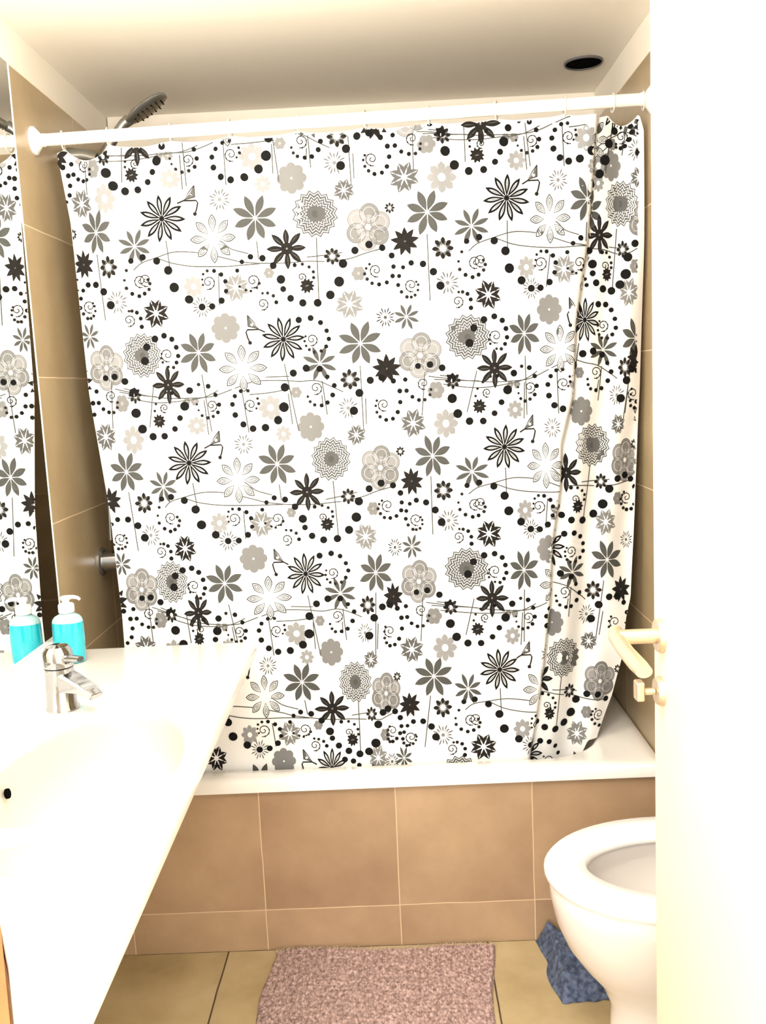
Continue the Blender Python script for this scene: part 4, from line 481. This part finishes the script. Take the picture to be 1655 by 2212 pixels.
        ribbon([T(7, -23), T(-4, -10), T(-15, 6), T(7, 0), T(7, -23)], .9*k, 1, .0011)
        ribbon([T(-27, 13), T(-15, 7), T(9, 7), T(12, 12), T(9, 24), T(6, 32)], 1.5*k, 1, .0012)
        disc(*T(5, 34), 4*k, 1, .0012); disc(*T(-1, -3), 3*k, CL, .0012)
    elif c == 'R':
        P = []; s = 1 if ex == 0 else -1
        for q in range(40):
            t = q/39; a = math.pi*.5+s*t*3.1*math.pi; rr = r*(.10+.9*t)
            P.append((x+rr*math.cos(a), z+rr*math.sin(a)))
        ribbon(P, .0010, 1, .0010)
        for q in range(22, 40, 3): disc(P[q][0], P[q][1], .0013+.0002*(q-22)/3, 1, .0012, 1, 6)
for s in VINES.split(';'):
    *v, SIDE = map(float, s.split()); P = [(v[i]/1000, v[i+1]/1000) for i in range(0, len(v), 2)]
    ribbon(smoothline(P, 8), .0012, 2, .0006)
for s in MOTIFS.split(';'):
    c, x, z, r, fx, ex, SIDE = s.split(); SIDE = int(SIDE); motif(c, float(x)/1000, float(z)/1000, float(r)/1000, int(fx)/100, int(ex))
for s in DOTS.split(';'):
    x, z, r, SIDE = map(float, s.split())
    disc(x/1000, z/1000, r/1000*.97, 0 if r > 4.5 else 1, .0014, 1, 12)
curtain = cu.build('shower_curtain', [M_cloth]+M_ink+[M_hem], None, ang=80)
tag(curtain, 'white shower curtain printed with black and grey flowers, hanging in front of the tub', 'shower curtain')
# material slot order: 0 cloth, 1..6 inks, 7 plain edge; bare cloth over print uses slot 0

# rings
ordn = ['first', 'second', 'third', 'fourth', 'fifth', 'sixth', 'seventh', 'eighth', 'ninth', 'tenth', 'last']
def ring_mesh():
    q = MB(); P = []
    for k in range(25):
        a = 2*math.pi*k/24; P.append((.0, .0195*math.sin(a), .0195*math.cos(a)*1.0-.003))
    q.tube(P, .0018, 8, cap=False); return q
first = None
for i, x in enumerate(RINGX):
    if first is None:
        first = ring_mesh().build('curtain_ring', M_clear); o = first
    else:
        o = first.copy(); COL.objects.link(o)
    o.location = (x, RY, rodz(x)); o.rotation_euler = (0, 0, random.uniform(-.25, .25))
    where = {0: 'white curtain ring nearest the left end of the rod', 10: 'white curtain ring nearest the door, last at the right end of the rod'}.get(i, 'white curtain ring, %s from the left end of the rod' % ordn[i])
    tag(o, where, 'curtain ring', 'rings holding the shower curtain')

# ---------------------------------------------------------------- vanity counter with basin
CT = .799
BC = Vector((-.497, 1.325)); BA, BB = .143, .288
poly = [(-.338, 2.05), (-.781, 2.05), (-.781, 1.13), (-.616, 1.11), (-.517, 1.039), (-.461, .942), (-.416, .858), (-.374, .770), (-.346, .698), (-.330, .66), (-.317, .638), (-.311, .68)]
def cast(a):
    d = Vector((math.cos(a), math.sin(a))); best = 9
    for i in range(len(poly)):
        p = Vector(poly[i])-BC; q = Vector(poly[(i+1) % len(poly)])-BC; e = q-p
        den = d.x*e.y-d.y*e.x
        if abs(den) < 1e-9: continue
        t = (p.x*e.y-p.y*e.x)/den; s = (p.x*d.y-p.y*d.x)/den
        if t > 0 and -1e-6 <= s <= 1+1e-6: best = min(best, t)
    return BC+d*best
angs = sorted([2*math.pi*k/120 for k in range(120)]+[math.atan2(p[1]-BC.y, p[0]-BC.x) % (2*math.pi) for p in poly])
outer = [cast(a) for a in angs]
def ell(sa, z, ox=0, oy=0):
    out = []
    for a in angs:
        rr = 1/math.sqrt((math.cos(a)/BA)**2+(math.sin(a)/BB)**2)*sa
        out.append((BC.x+ox+rr*math.cos(a), BC.y+oy+rr*math.sin(a), z))
    return out
def inset(k, z): return [((BC.x+(p.x-BC.x)*k), (BC.y+(p.y-BC.y)*k), z) for p in outer]
ct = empty('vanity_counter', (-.55, 1.4, CT-.03), 'white stone vanity counter with oval basin in front of the mirror', 'counter')
MB().loft([inset(.99, CT-.030), inset(1, CT-.026), inset(1, CT-.004), inset(.993, CT), ell(1.0, CT)]).build('worktop', M_counter, ct, ang=50)
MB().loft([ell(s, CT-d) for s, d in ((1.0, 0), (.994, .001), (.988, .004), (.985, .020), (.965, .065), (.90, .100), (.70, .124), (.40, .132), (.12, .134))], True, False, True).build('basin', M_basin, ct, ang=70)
MB().lathe([(0, .0035), (.019, .0035), (.023, 0)], (BC.x, BC.y, CT-.1335), 'Z', 24, False).build('basin_drain', M_chrome, ct)
ov = MB().lathe([(0, 0), (.008, 0), (.008, -.004), (0, -.004)], (0, 0, 0), 'Z', 16, False, M=Matrix.Rotation(math.radians(78), 3, 'Y'))
ov.v = [(a+BC.x-.130, b+1.358, c+CT-.036) for a, b, c in ov.v]
ov.build('overflow_hole', M_black, ct)
MB().box(-.7815, -.766, .84, 2.045, CT, CT+.044).build('backsplash', M_counter, ct, bevel=.002)
# orange wooden panel under the near slanted edge
p0, p1 = Vector((-.369, .756)), Vector((-.484, .995)); dd = (p1-p0).normalized(); nn = Vector((-dd.y, dd.x))
if nn.x > 0: nn = -nn
q = [p0+nn*.001, p1+nn*.001, p1+nn*.016, p0+nn*.016]
MB().prism([tuple(v) for v in q], .25, CT-.002).build('side_panel', M_wood, ct, bevel=.001)
for y in (1.22, 1.88):
    br = MB().loft([[(-.7815, yy, CT-.031), (-.50, yy, CT-.031), (-.50, yy, CT-.05), (-.765, yy, CT-.065), (-.765, yy, CT-.20), (-.7815, yy, CT-.20)] for yy in (y-.01, y+.01)], True, True, True)
    br.build('wall_bracket', M_white_pl, ct, bevel=.002)
MB().tube([(BC.x, BC.y, CT-.1345), (BC.x, BC.y, .55), (BC.x-.01, BC.y, .51), (BC.x-.05, BC.y, .495), (BC.x-.09, BC.y, .51), (BC.x-.11, BC.y, .55), (BC.x-.15, BC.y, .56), (-.7815, BC.y, .56)], .017, 16).build('drain_pipe', M_white_pl, ct)

# ---------------------------------------------------------------- faucet
fx_, fy_ = -.640, 1.642; Z0 = CT+.0003
fa = empty('basin_faucet', (fx_, fy_, Z0), 'chrome single lever faucet standing behind the basin', 'faucet')
MB().lathe([(0, 0), (.031, 0), (.031, .004), (.0275, .009), (.0265, .066), (.0265, .080), (0, .080)], (fx_, fy_, Z0), 'Z', 36, False).build('faucet_body', M_chrome, fa)
dv = Vector((.86, -.51, 0)); sd = Vector((.51, .86, 0))
sp_ = []
for t, wd, zt, zb in ((0.0, .020, .077, .035), (.035, .0195, .069, .040), (.065, .0185, .059, .042), (.085, .018, .050, .036), (.096, .015, .042, .033)):
    c = Vector((fx_, fy_, Z0))+dv*t
    sp_.append([c+sd*wd+Vector((0, 0, zb)), c+sd*wd+Vector((0, 0, zt-.004)), c+sd*(wd-.004)+Vector((0, 0, zt)), c-sd*(wd-.004)+Vector((0, 0, zt)), c-sd*wd+Vector((0, 0, zt-.004)), c-sd*wd+Vector((0, 0, zb))])
MB().loft(sp_, True, True, True).build('spout', M_chrome, fa, bevel=.0015)
MB().lathe([(0, .082), (.0265, .082), (.027, .089), (.0265, .110), (.020, .120), (0, .122)], (fx_, fy_, Z0), 'Z', 36, False).build('lever_cap', M_chrome, fa)
lv = []
for t, wd, z, th in ((.012, .012, .098, .009), (.03, .011, .100, .007), (.05, .009, .101, .006), (.062, .008, .102, .005)):
    c = Vector((fx_, fy_, z+Z0))+dv*t
    lv.append([c+sd*wd*math.cos(a)+Vector((0, 0, th*math.sin(a))) for a in [2*math.pi*k/16 for k in range(16)]])
MB().loft(lv, True, True, True).build('lever', M_chrome, fa)

# ---------------------------------------------------------------- soap bottle
bx, by = -.731, 1.950
sb = empty('soap_bottle', (bx, by, CT), 'turquoise liquid soap pump bottle with white pump in the corner by the mirror', 'soap bottle')
def oval(cx, cy, z, a, b, n=32, p=2.4):
    out = []
    for k in range(n):
        t = 2*math.pi*k/n; c, s = math.cos(t), math.sin(t)
        out.append((cx+a*math.copysign(abs(c)**(2/p), c), cy+b*math.copysign(abs(s)**(2/p), s), z))
    return out
R_ = [oval(bx, by, CT+.0003+h, a, b) for h, a, b in ((0, .028, .019), (.002, .031, .022), (.01, .033, .024), (.055, .034, .024), (.090, .033, .0235))]
MB().loft(R_, True, True, True).build('bottle_body', M_soap, sb)
R_ = [oval(bx, by, CT+.0905+h, a, b) for h, a, b in ((0, .033, .0235), (.007, .031, .022), (.013, .026, .019), (.018, .016, .015), (.021, .012, .012))]
MB().loft(R_, True, False, True).build('bottle_shoulder', M_bclear, sb)
MB().lathe([(0, 0), (.0165, 0), (.017, .002), (.017, .016), (.015, .019), (.008, .020), (.007, .029), (0, .029)], (bx, by, CT+.112), 'Z', 28, False).build('pump_collar', M_white_pl, sb)
ph = MB().lathe([(0, 0), (.010, 0), (.011, .004), (.010, .008), (0, .009)], (bx, by, CT+.139), 'Z', 24, False)
ph.tube([(bx, by, CT+.144), (bx+.018, by-.004, CT+.146), (bx+.029, by-.006, CT+.144), (bx+.034, by-.007, CT+.140)], [.005, .0042, .0036, .003], 12)
ph.build('pump_head', M_white_pl, sb)

# ---------------------------------------------------------------- toilet
TX, TY = 1.0, 1.700
tl = empty('toilet', (.6, TY, 0), 'white toilet with raised lid and open seat ring, half hidden by the door', 'toilet')
def egg(xf, xm, xb, hw, z, n=56, p=2.0):
    out = []
    for k in range(n):
        t = 2*math.pi*k/n; c, s = math.cos(t), math.sin(t)
        L = (xb-xm) if c > 0 else (xm-xf)
        out.append((xm+L*math.copysign(abs(c)**(2/p), c), TY+hw*math.copysign(abs(s)**(2/p), s), z))
    return out
B_ = [egg(.372, .56, .93, .112, .0), egg(.368, .56, .93, .113, .015), egg(.385, .56, .92, .100, .05), egg(.385, .56, .92, .098, .12), egg(.365, .56, .92, .108, .165),
      egg(.330, .55, .92, .130, .205), egg(.300, .54, .92, .152, .25), egg(.280, .54, .92, .170, .30), egg(.270, .53, .92, .182, .35), egg(.268, .53, .92, .186, .380), egg(.272, .53, .92, .184, .388),
      egg(.325, .53, .74, .132, .388), egg(.330, .53, .735, .128, .380), egg(.322, .53, .745, .138, .352), egg(.335, .53, .73, .128, .30), egg(.38, .54, .70, .09, .22), egg(.44, .55, .66, .05, .16)]
MB().loft(B_, True, True, True).build('bowl', M_ceramic, tl, ang=70)
wt = MB().loft([egg(.345, .54, .715, .117, .268), egg(.345, .54, .715, .117, .2685)], True, True, True)
S_ = [egg(.262, .53, .80, .190, .392), egg(.259, .53, .80, .193, .398), egg(.259, .53, .80, .193, .408), egg(.266, .53, .795, .187, .416), egg(.300, .53, .77, .155, .419),
      egg(.338, .53, .735, .118, .414), egg(.344, .53, .73, .112, .404), egg(.344, .53, .73, .112, .396), egg(.335, .53, .74, .12, .392)]
S_.append(S_[0])
MB().loft(S_, True).build('seat_ring', M_seat, tl, ang=70)
ld = MB(); rl = []
for x, k in ((.800, .96), (.804, 1.0), (.816, 1.0), (.822, .96)):
    rl.append([(x+.10*(q[0]-.40), TY+(q[1]-TY)*k, .43+(.80-q[0])*.93*k) for q in egg(.36, .58, .80, .185, 0)])
ld.loft(rl, True, True, True).build('lid', M_seat, tl, ang=60)
hg = MB(); hg.tube([(.785, TY-.09, .405), (.785, TY+.09, .405)], .010, 12); hg.build('hinge', M_white_pl, tl)
tk = MB().loft([[(a, b, z) for a, b, _ in rrect(.865+i_, 1.09, TY-.18+i_, TY+.18-i_, .03, 0)] for z, i_ in ((.37, .02), (.40, .005), (.74, 0), (.745, .003))], True, True, True)
tk.build('tank', M_ceramic, tl, ang=60)
MB().loft([[(a, b, z) for a, b, _ in rrect(.855+i_, 1.095, TY-.19+i_, TY+.19-i_, .035, 0)] for z, i_ in ((.746, .004), (.75, 0), (.768, 0), (.777, .008))], True, True, True).build('tank_lid', M_ceramic, tl, ang=60)
MB().lathe([(0, 0), (.02, 0), (.02, .006), (0, .008)], (.975, TY, .777), 'Z', 24, False).build('flush_button', M_chrome, tl)

# ---------------------------------------------------------------- bath mat
MX0, MX1, MY0, MY1 = -.36, .178, 1.42, 2.085
def mat_edges(v):   # v 0 far .. 1 near
    y = MY1+(MY0-MY1)*v
    xl = -.350-.020*v*1.6+.004*math.sin(v*19)+.006*math.exp(-((v-.02)/.03)**2)
    xr = .188-.028*min(1, v*2.2)+.004*math.sin(v*13+1)
    return xl, xr, y
bm_ = MB(); NI, NJ = 270, 330; rows = []
for j in range(NJ+1):
    v = j/NJ; xl, xr, y = mat_edges(v); row = []
    for i in range(NI+1):
        u = i/NI; x = xl+(xr-xl)*u
        e = min(u, 1-u)*.53; ev = min(v, 1-v)*.66; ed = min(e, ev)
        yy = y+.006*math.sin(u*9)*(1-v)-.010*(u)*(1-v)
        cell = math.sin(x*560+1.5*noise.noise((x*20, yy*20, 0)))*math.sin(yy*430+2*noise.noise((x*15, yy*15, 3)))
        tuft = noise.noise((x*170, yy*120, 1.3))
        ridge = noise.noise((x*24, yy*95, 5))
        h = .0085+.0020*cell+.0042*tuft+.0030*ridge
        h *= sstep(0, .006, ed)
        row.append((x+.001*tuft, yy, .0012+h))
    rows.append(row)
bm_.loft(rows, closed=False)
bt = empty('bath_mat', (-.09, 1.75, 0), 'mauve tufted bath mat on the floor in front of the tub', 'bath mat')
bm_.build('mat_pile', M_mat, bt, ang=180)
fr_ = MB()
for k in range(230):
    u = (k+.5)/230; xl, xr, y = mat_edges(0); x = xl+(xr-xl)*u+random.uniform(-.001, .001)
    yy = y+.006*math.sin(u*9)-.010*u-.002; L = random.uniform(.006, .014)
    fr_.tube([(x, yy-.004, .006), (x+random.uniform(-.002, .002), min(yy+L*.5, 2.094), .007), (x+random.uniform(-.004, .004), min(yy+L, 2.097), .003+random.uniform(0, .006))], [.0012, .001, .0005], 5)
f_o = fr_.build('mat_fringe', M_fringe, bt); f_o['kind'] = 'stuff'

# ---------------------------------------------------------------- crumpled blue cloth beside toilet
P00, P10, P01, P11 = Vector((.292, 2.092)), Vector((.46, 2.06)), Vector((.312, 1.862)), Vector((.44, 1.868))
cl = MB(); top = []; NI, NJ = 70, 90
for j in range(NJ+1):
    v = j/NJ; row = []
    for i in range(NI+1):
        u = i/NI; p = (P00*(1-u)+P10*u)*(1-v)+(P01*(1-u)+P11*u)*v
        wob = noise.noise((u*3, v*4, 2)); 
        p = p+Vector((.010*wob*(1-u)*math.sin(math.pi*v)+.006*math.sin(v*7)*(1-u), .006*noise.noise((u*6, v*2, 8))*v))
        e = min(u*1.0, 1-u, (1-v)*1.2, v*1.2+.35); h = .046*sstep(0, .22, e)*(.72+.4*(1-v))
        fold = 1-abs(noise.noise((u*3.2+v*1.4, v*4.6, .4)))*2.0
        fold2 = 1-abs(noise.noise((u*8, v*9+u*3, 3.4)))*2.0
        z = .003+h*(.60+.45*fold)+.006*fold2*sstep(0, .1, e)
        row.append((p.x, min(p.y, 2.094), max(.002, z)))
    top.append(row)
cl.loft(top, closed=False)
bot = [(a, b, .001) for r in (top[0], ) for a, b, c in r]
edge = top[0]+[r[-1] for r in top[1:]]+top[-1][::-1][1:]+[r[0] for r in top[::-1]][1:-1]
cl.loft([edge, [(a, b, .001) for a, b, c in edge]], True, False, True)
bc = cl.build('floor_cloth', M_blue, None, ang=80)
tag(bc, 'crumpled blue grey cloth on the floor between toilet and tub', 'cloth')
